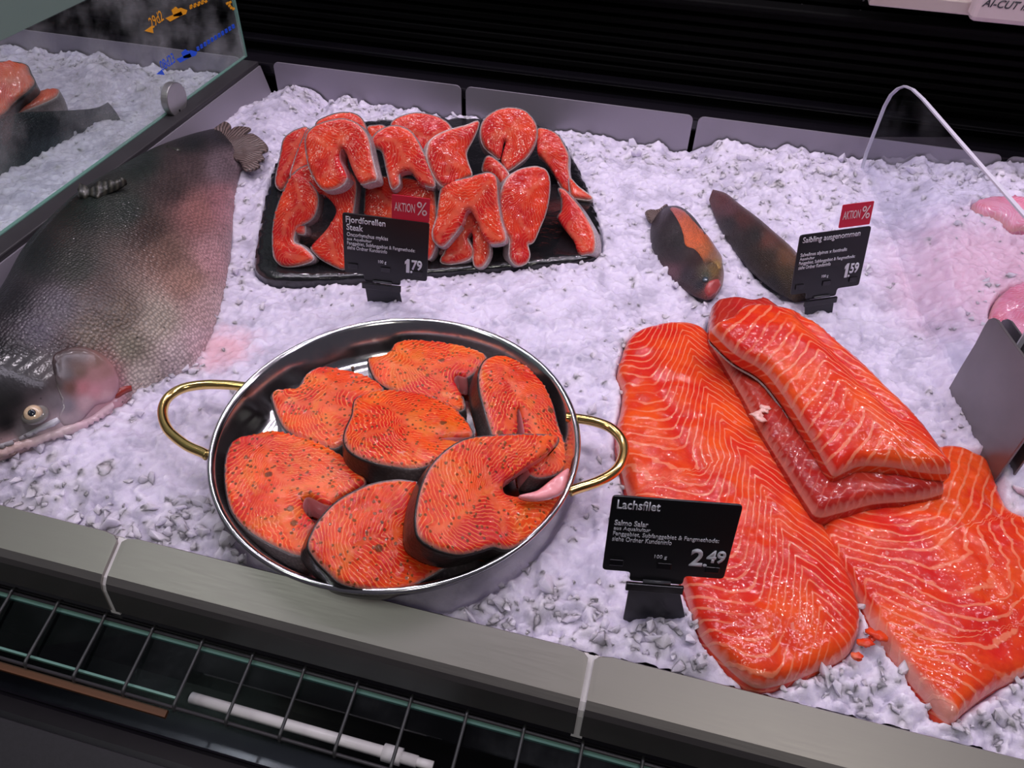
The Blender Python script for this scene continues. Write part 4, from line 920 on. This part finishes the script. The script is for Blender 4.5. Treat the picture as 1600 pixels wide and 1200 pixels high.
# fins
def fin_mat(name, a, b):
    m, nt, bb = new_mat(name); ph = ATT(nt, 'phase').outputs['Fac']
    s_ = M_(nt, 'MULTIPLY_ADD', M_(nt, 'SINE', M_(nt, 'MULTIPLY', ph, 6.283)), .5, .5)
    S(nt, bb, base=MIX(nt, s_, a, b), rough=.45, coat=.3); BUMP(nt, bb, s_, .8, .001); return m
FINM = fin_mat('tail_fin', (.05, .035, .03), (.22, .15, .14)); FIND = fin_mat('dark_fin', (.012, .014, .012), (.06, .06, .045))
def rays(c_px, z, k=9.0):
    c = P(*c_px, z)
    return lambda top, vs: np.arctan2(top[:, 1] - c[1], top[:, 0] - c[0]) * k
slab('tail_fin', [(330, 208), (340, 195), (349, 190), (357, 191), (360, 197), (357, 203), (367, 197), (378, 196), (391, 199), (385, 205), (379, 210), (392, 207), (404, 213), (416, 225), (417, 233), (408, 238), (412, 246), (402, 252), (405, 258), (388, 265), (380, 262), (376, 252), (366, 246), (345, 235)], P(365, 225, .026), (0, -.1, 1), .003, [FINM], tr, None, sp=.003, rb=.0012, relief=.002, dome=0, phasefn=rays((335, 232), .03, 14), foot=False)
slab('adipose_fin', [(252, 240), (257, 231), (261, 225), (266, 229), (280, 231), (275, 240)], P(262, 232, .058), (0, -.5, .85), .003, [FIND], tr, None, sp=.003, rb=.001, phasefn=rays((262, 250), .04), foot=False)
slab('dorsal_fin', [(121, 304), (122, 292), (130, 289), (142, 293), (150, 290), (152, 283), (170, 280), (194, 277), (180, 288), (160, 297), (150, 306), (138, 302), (130, 306)], P(150, 294, .088), (0, -.2, .95), .006, [FIND], tr, None, sp=.0025, rb=.002, relief=.004, phasefn=rays((200, 270), .04, 20), foot=False)

CHM = fish_mat('char_skin', 2.2, rough=.25)
def char(st, cps, label):
    t = empty('char_fish', P(*np.mean([s_[0] for s_ in st] + [s_[1] for s_ in st], 0), -.01), label, 'fish', 'gutted char buried in ice')
    o, V, Fc = loft('body', st, lambda x: max(math.sin(math.pi * x), 0) ** .6, CHM, t, cps, gain=.8, nv=40)
    return t, BVHTree.FromPolygons([Vector(v) for v in V], Fc)
a_c = [c for c in [(1030, 340, (66, 50, 56)), (1030, 380, (48, 38, 44)), (1045, 350, (50, 36, 42)), (1055, 400, (52, 38, 46)), (1075, 430, (60, 48, 60)), (1095, 445, (44, 50, 62)), (1062, 335, (190, 96, 84)), (1075, 360, (180, 84, 56)), (1095, 390, (178, 92, 58)),
       (1085, 370, (184, 88, 58)), (1105, 405, (150, 96, 60)), (1115, 425, (150, 120, 72)), (1085, 400, (60, 44, 44)), (1105, 430, (80, 84, 70)), (1110, 450, (190, 96, 90)), (1120, 440, (120, 84, 60)), (1128, 440, (190, 150, 140)), (1050, 425, (120, 84, 96))] if not (c[2][0] > 140 and c[1] < 420)] + [(1080, 350, (40, 30, 34)), (1100, 390, (40, 30, 32)), (1060, 380, (34, 26, 32))]
t, bv = char([((1019, 345), (1040, 322), .010, .012, .002), ((1016, 362), (1062, 325), .008, .012, .012), ((1018, 382), (1082, 340), .006, .012, .018), ((1028, 405), (1102, 365), .006, .012, .014), ((1045, 430), (1120, 395), .006, .012, .014), ((1065, 447), (1130, 420), .008, .012, .020), ((1085, 460), (1129, 445), .010, .012, .014), ((1102, 467), (1118, 463), .010, .010, .005)], a_c,
     'small gutted fish with brown and orange flank nearest the salmon fillets')
patch('orange_flank', [(x / 5.715 + 990, y / 5.715 + 280) for x, y in [(315,250),(400,258),(470,300),(560,400),(660,500),(735,610),(785,690),(792,770),(770,840),(745,770),(690,745),(640,770),(605,700),(545,625),(465,592),(440,480),(400,380),(350,300)]], .0008, CHM, t, [(1055, 328, (196, 104, 96)), (1075, 350, (214, 104, 66)), (1085, 375, (216, 104, 58)), (1100, 395, (190, 104, 60)), (1112, 400, (150, 100, 70)), (1120, 415, (176, 140, 84)), (1108, 412, (84, 60, 44))], bv=bv, rb=.001, sp=.002, sink=.0006)
patch('open_mouth', [(1101, 452), (1108, 440), (1122, 436), (1127, 444), (1120, 458), (1108, 465), (1103, 460)], .0015, simple('mouth_red', (.40, .07, .07), .25, nsc=150, namp=.5), t, bv=bv, rb=.001, sp=.002)
e_, n_ = on_body(1102, 437, bv); dome_disc('eye', e_ , nrm(n_ if n_[2] > 0 else -n_), .0035, .0015, simple('fish_eye', (.03, .05, .07), .05, coat=1), t)
slab('tail_fin', [(1009, 330), (1016, 326), (1028, 326), (1040, 318), (1044, 320), (1043, 330), (1030, 342), (1020, 345), (1014, 342)], P(1028, 334, .012), (0, 0, 1), .003, [FINM], t, None, sp=.003, rb=.001, phasefn=rays((1040, 350), .01), foot=False)
b_c = [(1120, 310, (120, 72, 74)), (1140, 325, (110, 70, 76)), (1140, 350, (40, 30, 32)), (1160, 340, (96, 50, 44)), (1180, 370, (40, 34, 34)), (1160, 380, (44, 34, 30)), (1200, 375, (110, 62, 48)), (1200, 400, (60, 42, 26)), (1230, 400, (120, 80, 50)), (1225, 430, (84, 66, 34)), (1180, 400, (50, 36, 26)), (1210, 440, (30, 24, 20)), (1260, 450, (90, 70, 40))]
t, bv = char([((1108, 312), (1114, 296), .014, .016, .003), ((1112, 325), (1136, 306), .012, .016, .010), ((1124, 352), (1160, 328), .010, .016, .016), ((1140, 378), (1188, 352), .010, .016, .021), ((1158, 402), (1215, 378), .010, .016, .024), ((1180, 425), (1242, 402), .010, .016, .024), ((1212, 450), (1265, 432), .010, .016, .021), ((1240, 468), (1280, 456), .010, .014, .012)], b_c,
     'darker gutted fish half hidden behind the right price sign')

# ================================================================== LEFT COMPARTMENT (behind glass)
def raw_chunk(outline, z, nvec, label, thick, skin): return steak(outline, z, nvec, label, None, (RAW, MEMB), skin, thick, None, None, 'salmon_piece')
CH = flesh_mat('chunk_salmon', (.72, .09, .04), (.82, .16, .07), (.88, .4, .28), lstr=.35)
t = empty('salmon_piece', P(0, 150, .02), 'large orange salmon piece with dark skin behind the fogged glass', 'fish piece')
slab('flesh', [(-60, 105), (0, 94), (38, 98), (46, 112), (52, 130), (20, 158), (0, 178), (-60, 200)], P(10, 130, .085), (.3, -.3, .9), .04, [CH, CH], t, SKD, sp=.004, dors=(38, 98))
t = empty('salmon_piece', P(45, 170, .02), 'thin orange salmon piece with white side lying in front of the larger one', 'fish piece')
slab('flesh', [(3, 188), (28, 162), (58, 142), (88, 136), (86, 148), (62, 160), (32, 172), (18, 184)], P(45, 160, .060), (.1, -.2, .95), .030, [CH, CH], t, SKW, sp=.004, dors=(88, 136))
df = empty('dark_fish', P(80, 210, .0), 'dark whole fish lying on ice behind the fogged glass', 'fish')
loft('body', [((-90, 240), (-90, 330), .05, .02, .035), ((-20, 212), (-20, 310), .05, .01, .04), ((30, 196), (40, 268), .05, .01, .038), ((80, 188), (92, 236), .045, .012, .028), ((125, 180), (132, 212), .04, .014, .018), ((150, 172), (158, 196), .035, .016, .010), ((168, 160), (188, 186), .03, .02, .004)], lambda x: max(math.sin(math.pi * x), 0) ** .6,
     fish_mat('dark_fish_skin_back', 1.2, rough=.3), df, [(0, 210, (40, 44, 46)), (80, 200, (40, 46, 50)), (150, 185, (54, 60, 70)), (0, 280, (60, 74, 74)), (90, 225, (70, 80, 86))])

# ================================================================== PRICE SIGNS
def rounded(q, r=.12, k=4):
    out = []; n = len(q)
    for i in range(n):
        a, b, c = q[i - 1], q[i], q[(i + 1) % n]; l = min(np.linalg.norm(a - b), np.linalg.norm(c - b)) * .5; rr_ = min(r, l)
        p0 = b + nrm(a - b) * rr_; p1 = b + nrm(c - b) * rr_
        for t_ in np.linspace(0, 1, k): out.append((1 - t_) ** 2 * p0 + 2 * t_ * (1 - t_) * b + t_ ** 2 * p1)
    return out
def sign(base, lean, yaw, quad, label, lines, price, stand, card=None):
    n = plane_n(lean, yaw); O = P(*base, 0.0); pt_ = lambda x, y: PP(x, y, O, n)
    t = empty('price_sign', O, label, 'price sign', 'black price signs in the ice')
    TL, TR, BR, BL = [pt_(*q) for q in quad]
    # rectangle fitted to the traced corners
    u = nrm((TR - TL) + (BR - BL)); v = np.cross(n, u); w = (np.linalg.norm(TR - TL) + np.linalg.norm(BR - BL)) / 2; c = (TL + TR + BR + BL) / 4
    h = abs(((TL + TR) / 2 - (BL + BR) / 2) @ v)
    o = c - u * w / 2 + v * h / 2                       # top left
    at = lambda a, b: o + u * (a * w) - v * (b * h)
    prism('board', rounded([at(0, 0), at(1, 0), at(1, 1), at(.68, 1), at(.68, 1.13), at(.235, 1.13), at(.235, 1), at(0, 1)], .003), -n * .0016, BLACKP, t, .0003)
    for a in (.05, .44, .83):
        prism('clip', [at(a, .83), at(a + .115, .83), at(a + .115, .91), at(a, .91)], n * .0012, BLACKG, t, .0004)
    hb = prism('hinge', [at(.21, 1.13), at(.69, 1.13), at(.69, 1.235), at(.21, 1.235)], n * .003 , BLACKG, t, .0008)
    tube('hinge_pin', [at(.345, 1.10) + n * .001, at(.575, 1.10) + n * .001], .0013, simple('glossy_grey', (.07, .07, .08), .12), t, 10, spline=False)
    S_ = [pt_(*q) for q in stand]
    prism('stand', [at(.245, 1.235), at(.67, 1.235), S_[1] - v * .016, S_[0] - v * .016], -n * .0016, simple('stand_black', (.012, .012, .017), .3), t, .0003)
    for (s_, a, b, ww, hh, bold) in lines:
        text_mesh('lettering', s_, TXT, t, at(a, b + hh), u, v, w * ww, h * hh, bold)
    # price: big figure, point, raised cents
    (big, cents, a, b, ww, hh) = price
    if big == '1':
        G1 = [(.30, 0), (1, 0), (1, 1), (.50, 1), (0, .80), (0, .60), (.30, .70)]; o1 = at(a + ww * .12, b + hh)
        prism('price_figure', [o1 + u * (x_ * w * ww * .24) + v * (y_ * h * hh) + n * .0002 for x_, y_ in G1], n * .0004, TXT, t)
    else: text_mesh('price_figure', big, TXT, t, at(a, b + hh), u, v, w * ww * .38, h * hh, .03)
    text_mesh('price_point', '.', TXT, t, at(a + ww * .40, b + hh), u, v, w * ww * .12, h * hh * .17, .02)
    text_mesh('price_cents', cents, TXT, t, at(a + ww * .46, b + hh * .76), u, v, w * ww * .54, h * hh * .74, .03)
    if card:
        co, cs = card                                    # corner traced, size
        K = [pt_(*q) for q in co]; cu_ = nrm(K[1] - K[0] + K[2] - K[3]); cc_ = sum(K) / 4; cw = np.linalg.norm(K[1] - K[0]); ch = abs(((K[0] + K[1]) / 2 - (K[2] + K[3]) / 2) @ v)
        cu_ = u; q = lambda a, b: cc_ + u * ((a - .5) * cw) - v * ((b - .5) * ch) - n * .0006
        cd_ = prism('promotion_card', rounded([q(0, 0), q(1, 0), q(1, 1.12), q(0, 1.12)], .0012), -n * .0006, REDC, t)
        cd_['label'] = 'red promotion card'
        tx = simple('pale_pink_print', (.78, .62, .66), .6)
        text_mesh('lettering', 'AKTION', tx, cd_, q(.07, .72), u, v, cw * .54, ch * .40, .0)
        text_mesh('lettering', '%', tx, cd_, q(.66, .80), u, v, cw * .27, ch * .62, .0)
    return t
sign((1020, 972), 10, 10, [(958, 775), (1162, 790), (1130, 905), (940, 890)], 'black price sign reading Lachsfilet 2.49, nearest the camera',
     [('Lachsfilet', .045, .035, .335, .115, .014), ('Salmo Salar', .045, .295, .265, .07, .02), ('aus Aquakultur', .045, .378, .29, .062, .004), ('Fanggebiet, Subfanggebiet & Fangmethode:', .045, .445, .84, .072, .004), ('siehe Ordner Kundeninfo', .045, .515, .475, .062, .004), ('100 g', .405, .725, .10, .06, .002)],
     ('2', '49', .69, .60, .28, .24), [(972, 975), (1076, 940)])
sign((605, 478), 0, 12, [(533, 332), (671, 349), (667, 440), (540, 425)], 'black price sign reading Fjordforellen Steak 1.79, before the platter',
     [('Fjordforellen', .04, .04, .455, .13, .014), ('Steak', .045, .165, .19, .10, .014), ('Oncorhynchus mykiss', .045, .30, .48, .085, .008), ('aus Aquakultur', .045, .385, .29, .06, .004), ('Fanggebiet, Subfanggebiet & Fangmethode:', .045, .450, .80, .075, .004), ('siehe Ordner Kundeninfo', .045, .525, .47, .062, .004), ('100 g', .41, .715, .095, .065, .002)],
     ('1', '79', .70, .64, .235, .235), [(577, 470), (634, 482)], ([(612, 303), (672, 313), (671.7, 347), (611, 336)], 1))
sign((1278, 490), 11, 26, [(1251, 368), (1362, 353), (1342, 446), (1235, 461)], 'black price sign reading Saibling ausgenommen 1.59 behind the fillets',
     [('Saibling ausgenommen', .045, .04, .81, .12, .005), ('Salvelinus alpinus x fontinalis', .045, .30, .66, .075, .008), ('Aquakultur', .045, .375, .21, .06, .004), ('Fanggebiet, Subfanggebiet & Fangmethode:', .045, .44, .80, .07, .004), ('siehe Ordner Kundeninfo', .045, .51, .46, .062, .004), ('100 g', .41, .72, .095, .06, .002)],
     ('1', '59', .70, .58, .235, .24), [(1262, 492), (1302, 488)], ([(1318, 320), (1367, 315), (1360, 347), (1311, 353)], 1))

# ================================================================== CLEAR DIVIDER AND STEEL BRACKET AT THE RIGHT
DA, DB = np.array([.224, 1.030, 0]), np.array([.292, .575, 0])     # foot line of the divider
dd_ = nrm(DB - DA); dn_ = np.array([dd_[1], -dd_[0], 0]); dn_ = -dn_ if dn_[0] > 0 else dn_
def on_div(x, y, off=0.0): return PP(x, y, DA + dn_ * off, dn_)
cdv = empty('clear_divider', (DA + DB) / 2, 'clear acrylic divider with a rounded back corner at the right', 'divider')
edge_px = [(1345, 262), (1352, 238), (1366, 202), (1380, 166), (1390, 148), (1401, 138), (1412, 134), (1424, 139), (1440, 154), (1490, 212), (1600, 338)]
E_ = [on_div(x, y) for x, y in edge_px]; tl_ = nrm(E_[-1] - E_[-2])
k_ = ((DB - E_[-1]) @ dd_) / (tl_ @ dd_); last_ = E_[-1] + tl_ * max(k_, .02)
foot0 = E_[0] * np.array([1, 1, 0]) + np.array([0, 0, -.03]); foot1 = last_ * np.array([1, 1, 0]) + np.array([0, 0, -.03])
prism('panel', [foot0] + E_ + [last_, foot1], -dn_ * .003, CLEAR, cdv)
V, Fc = [], []
ring = [foot0] + E_ + [last_, foot1]
for i, p in enumerate(ring):
    a = ring[max(i - 1, 0)]; b = ring[min(i + 1, len(ring) - 1)]; tt = nrm(b - a); nn_ = nrm(np.cross(tt, dn_))
    for dx, dn in ((.0006, -.0006), (-.0036, -.0006), (-.0036, .0012), (.0006, .0012)): V.append(p + dn_ * dx + nn_ * dn)
for i in range(len(ring) - 1):
    for k in range(4): l = (k + 1) % 4; Fc.append((i * 4 + k, i * 4 + l, i * 4 + 4 + l, i * 4 + 4 + k))
Fc += [(0, 1, 2, 3), tuple(len(V) - 4 + k for k in (3, 2, 1, 0))]
mesh('polished_edge', V, Fc, AEDGE, cdv, False)
br = empty('steel_bracket', DB + np.array([0, .02, 0]), 'grey steel bracket plate stuck in the ice at the right frame edge', 'bracket')
K = [on_div(x, y, .004) for x, y in ((1506, 573), (1528, 537), (1543, 508), (1549, 499), (1556, 497), (1562, 500), (1572, 514), (1650, 622))]
K = K + [K[-1] * np.array([1, 1, 0]) + np.array([0, 0, -.02]), K[0] * np.array([1, 1, 0]) + np.array([0, 0, -.02])]
prism('plate', K, dn_ * .0025, STEELB, br, .0005)
K2 = [k + dn_ * -.009 for k in K]
prism('rear_plate', K2, dn_ * -.002, STEELB, br, .0005)
# pink fish beyond the divider
for (o_, z_, lab) in (([(1522, 312), (1545, 304), (1580, 303), (1640, 315), (1640, 352), (1600, 350), (1585, 352), (1560, 335), (1535, 330)], .045, 'pink fish piece beyond the clear divider, farther of the two'),
                 ([(1590, 440), (1560, 462), (1548, 500), (1560, 530), (1600, 560), (1680, 560), (1700, 440), (1640, 425)], .030, 'pink fish piece beyond the clear divider, right behind the steel bracket')):
    O_ = P(*np.mean(o_, 0), z_); t = empty('pink_fish_piece', O_ - np.array([0, 0, .03]), lab, 'fish piece')
    slab('flesh', o_, O_, (-.1, -.15, 1), .03, [TUNA, TUNA], t, None, sp=.004, rb=.008, relief=.002)

# ================================================================== CRUSHED ICE
def poly_sd(x, y, poly):
    """signed distance, negative inside"""
    d = np.full(x.shape, 9.); ins = np.zeros(x.shape, bool); n = len(poly); j = n - 1
    for i in range(n):
        a, b = poly[j], poly[i]; e = b - a; L = e @ e + 1e-15
        t = np.clip(((x - a[0]) * e[0] + (y - a[1]) * e[1]) / L, 0, 1)
        d = np.minimum(d, np.hypot(x - a[0] - t * e[0], y - a[1] - t * e[1]))
        c = ((b[1] > y) != (a[1] > y)) & (x < (a[0] - b[0]) * (y - b[1]) / (a[1] - b[1] + 1e-15) + b[0]); ins ^= c; j = i
    return np.where(ins, -d, d)
X0, X1, Y0, Y1 = -1.2, .78, .269, 1.048
STEP = .0020
xs = np.arange(X0, X1, STEP); ys = np.arange(Y0, Y1, STEP)
gx, gy = np.meshgrid(xs, ys)
SD = np.full(gx.shape, 9.)
for fi, pl in enumerate(FOOT):
    pl = pl[::2] if len(pl) > 80 else pl
    lo, hi = pl.min(0) - .03, pl.max(0) + .03
    m = (gx > lo[0]) & (gx < hi[0]) & (gy > lo[1]) & (gy < hi[1])
    if m.any(): SD[m] = np.minimum(SD[m], poly_sd(gx[m], gy[m], pl) + SHR.get(fi, 0))
def base_h(x, y):
    h = .003 + .010 * fbm(x * 9 + 3, y * 9, 3, 3)
    h = h + .016 * np.clip((x - .02) / .1, 0, 1) * np.clip((y - .75) / .25, 0, 1)
    h = h + .018 * np.exp(-((x + .60) / .06) ** 2 - ((y - .96) / .09) ** 2)
    h = h - .006 * np.clip((.30 - y) / .03, 0, 1) + .022 * fbm(x * 22, y * 10, 21, 3) * np.clip((y - .96) / .06, 0, 1)
    h = h + .018 * np.clip((XG - x) / .05, 0, 1)
    h = h + .020 * np.clip((x - .27) / .03, 0, 1) * np.clip((y - .46) / .05, 0, 1)
    return h
H = base_h(gx, gy)
f1, e1_ = facets(gx / .016, gy / .016, 1); f2, e2_ = facets(gx / .0075 + 9, gy / .0075, 4)
amp = .55 + 1.0 * np.clip(vnoise(gx * 12, gy * 12, 8) + .3, 0, 1) + .5 * np.exp(-((gy - .29) / .03) ** 2)
H = H + amp * .50 * (.0065 * f1 + .0032 * f2 - .0022 * np.exp(-(e1_ / .10) ** 2) - .0010 * np.exp(-(e2_ / .12) ** 2)) + .0034 * fbm(gx * 170, gy * 170, 5, 3)
press = np.clip(-SD / .008 + .35, 0, 1)
H = H * (1 - press) + np.minimum(H, -.016) * press
lip = np.exp(-((SD - .006) / .006) ** 2) * (SD > 0); H = H + .0012 * lip
# keep away from the dark bar
inbar = (gx > XG - .012) & (gx < XG + .030); H = np.where(inbar, np.minimum(H, -.03), H)
ny, nx = gx.shape
V = np.stack([gx, gy, H], -1).reshape(-1, 3)
ii = (np.arange(ny - 1)[:, None] * nx + np.arange(nx - 1)[None]).ravel()
Fq = np.stack([ii, ii + 1, ii + 1 + nx, ii + nx], 1)
def Hat(x, y):
    i = np.clip(((y - Y0) / STEP).astype(int), 0, ny - 1); j = np.clip(((x - X0) / STEP).astype(int), 0, nx - 1); return H[i, j], SD[i, j]
# loose chips: irregular convex shards
protos = []
for k in range(16):
    bm = bmesh.new(); m_pts = rng.normal(size=(11, 3)); m_pts /= np.linalg.norm(m_pts, axis=1)[:, None]; m_pts *= rng.uniform(.75, 1.1, (11, 1)); m_pts *= np.array([1.25, .85, .6])
    for p in m_pts: bm.verts.new(p)
    r = bmesh.ops.convex_hull(bm, input=bm.verts); bmesh.ops.delete(bm, geom=[g for g in r['geom_interior'] if isinstance(g, bmesh.types.BMVert)], context='VERTS')
    bm.verts.index_update(); bm.verts.ensure_lookup_table()
    protos.append((np.array([v.co[:] for v in bm.verts]), np.array([[v.index for v in f.verts] for f in bm.faces]))); bm.free()
NC = 14000
cx = rng.uniform(X0 + .02, X1 - .01, NC); cy = Y0 + .004 + (Y1 - Y0 - .012) * rng.random(NC) ** 1.15
ok = ~((cx > XG - .02) & (cx < XG + .040)); 
dens = vnoise(cx * 14, cy * 14, 12) + .5
ok &= (rng.random(NC) < .40 + .6 * dens) | (cy < .32) | (cy > .98)
h_, sd_ = Hat(cx, cy); edge_ = np.exp(-((cy - .285) / .03) ** 2) + np.exp(-((cy - 1.02) / .03) ** 2) + .6 * np.exp(-((sd_ - .01) / .02) ** 2) + .8 * ((cx > .02) & (cx < .22) & (cy > .75))
ok &= (sd_ > .001) & (rng.random(NC) < .12 + edge_)
cx, cy, h_, sd_ = cx[ok], cy[ok], h_[ok], sd_[ok]
sz = np.clip(rng.lognormal(math.log(.0030), .5, len(cx)), .0013, .0095) * (1 + .35 * (cy < .33) + .25 * (cy > .95))
sz = np.minimum(sz, .002 + np.maximum(sd_, 0) * .8 + .001)
CVs, CFs = [V], []; off = len(V)
for k in range(len(cx)):
    pv, pf = protos[rng.integers(16)]
    q = rng.normal(size=4); q /= np.linalg.norm(q); w_, x_, y_, z_ = q
    Rm = np.array([[1 - 2 * (y_ * y_ + z_ * z_), 2 * (x_ * y_ - z_ * w_), 2 * (x_ * z_ + y_ * w_)], [2 * (x_ * y_ + z_ * w_), 1 - 2 * (x_ * x_ + z_ * z_), 2 * (y_ * z_ - x_ * w_)], [2 * (x_ * z_ - y_ * w_), 2 * (y_ * z_ + x_ * w_), 1 - 2 * (x_ * x_ + y_ * y_)]])
    vv_ = pv @ Rm.T * sz[k] + np.array([cx[k], cy[k], h_[k] + sz[k] * rng.uniform(-.55, .15)])
    CVs.append(vv_); CFs.append(pf + off); off += len(pv)
V = np.concatenate(CVs); T3 = np.concatenate(CFs)
me = bpy.data.meshes.new('crushed_ice'); nq, ntt = len(Fq), len(T3)
me.vertices.add(len(V)); me.vertices.foreach_set('co', V.astype(np.float32).ravel())
me.loops.add(nq * 4 + ntt * 3); me.loops.foreach_set('vertex_index', np.concatenate([Fq.ravel(), T3.ravel()]).astype(np.int32))
me.polygons.add(nq + ntt); me.polygons.foreach_set('loop_start', np.concatenate([np.arange(nq) * 4, nq * 4 + np.arange(ntt) * 3]).astype(np.int32))
me.update(calc_edges=True)
me.polygons.foreach_set('material_index', np.concatenate([np.zeros(nq), np.ones(ntt)]).astype(np.int32))
me.polygons.foreach_set('use_smooth', np.concatenate([np.ones(nq), np.zeros(ntt)]).astype(bool))
m, nt, b = new_mat('packed_ice'); oc = OC(nt)
n1 = NOI(nt, 260, 5, .7, oc); n2 = NOI(nt, 26, 4, .6, oc)
pk = N(nt, 'ShaderNodeVectorMath', operation='DISTANCE'); nt.links.new(oc, pk.inputs[0]); pk.inputs[1].default_value = tuple(P(345, 545, 0))
pk2 = N(nt, 'ShaderNodeVectorMath', operation='DISTANCE'); nt.links.new(oc, pk2.inputs[0]); pk2.inputs[1].default_value = tuple(P(1575, 470, 0))
nz = M_(nt, 'MULTIPLY', NOI(nt, 60, 4, .6, oc), .05)
stain = SS(nt, M_(nt, 'ADD', pk.outputs['Value'], nz), .075, .03); pink_tint = SS(nt, M_(nt, 'ADD', pk2.outputs['Value'], nz), .20, .08)
base = MIX(nt, SS(nt, n2, .34, .56), (.51, .475, .60), (.70, .65, .80))
base = MIX(nt, M_(nt, 'MULTIPLY', stain, .55), base, (.86, .36, .38)); base = MIX(nt, M_(nt, 'MULTIPLY', pink_tint, .6), base, (.90, .48, .60))  # second mix: ice turns pinker towards a point at the right
S(nt, b, base=base, rough=.22, spec=.5, sss=.8, sssr=(.9, .93, 1), ssss=.016)
BUMP(nt, b, n1, .5, .0016); me.materials.append(m)
m, nt, b = new_mat('ice_chip'); oc = OC(nt)
S(nt, b, base=MIX(nt, NOI(nt, 40, 3, .5, oc), (.58, .54, .67), (.74, .69, .84)), rough=.2, spec=.5, sss=.9, sssr=(.9, .93, 1), ssss=.012)
BUMP(nt, b, NOI(nt, 300, 4, .7, oc), .45, .001); me.materials.append(m)
ice = bpy.data.objects.new('crushed_ice', me); COL.objects.link(ice)
setp(ice, 'bed of white crushed ice filling the steel trays of the counter', 'ice', None, 'stuff')
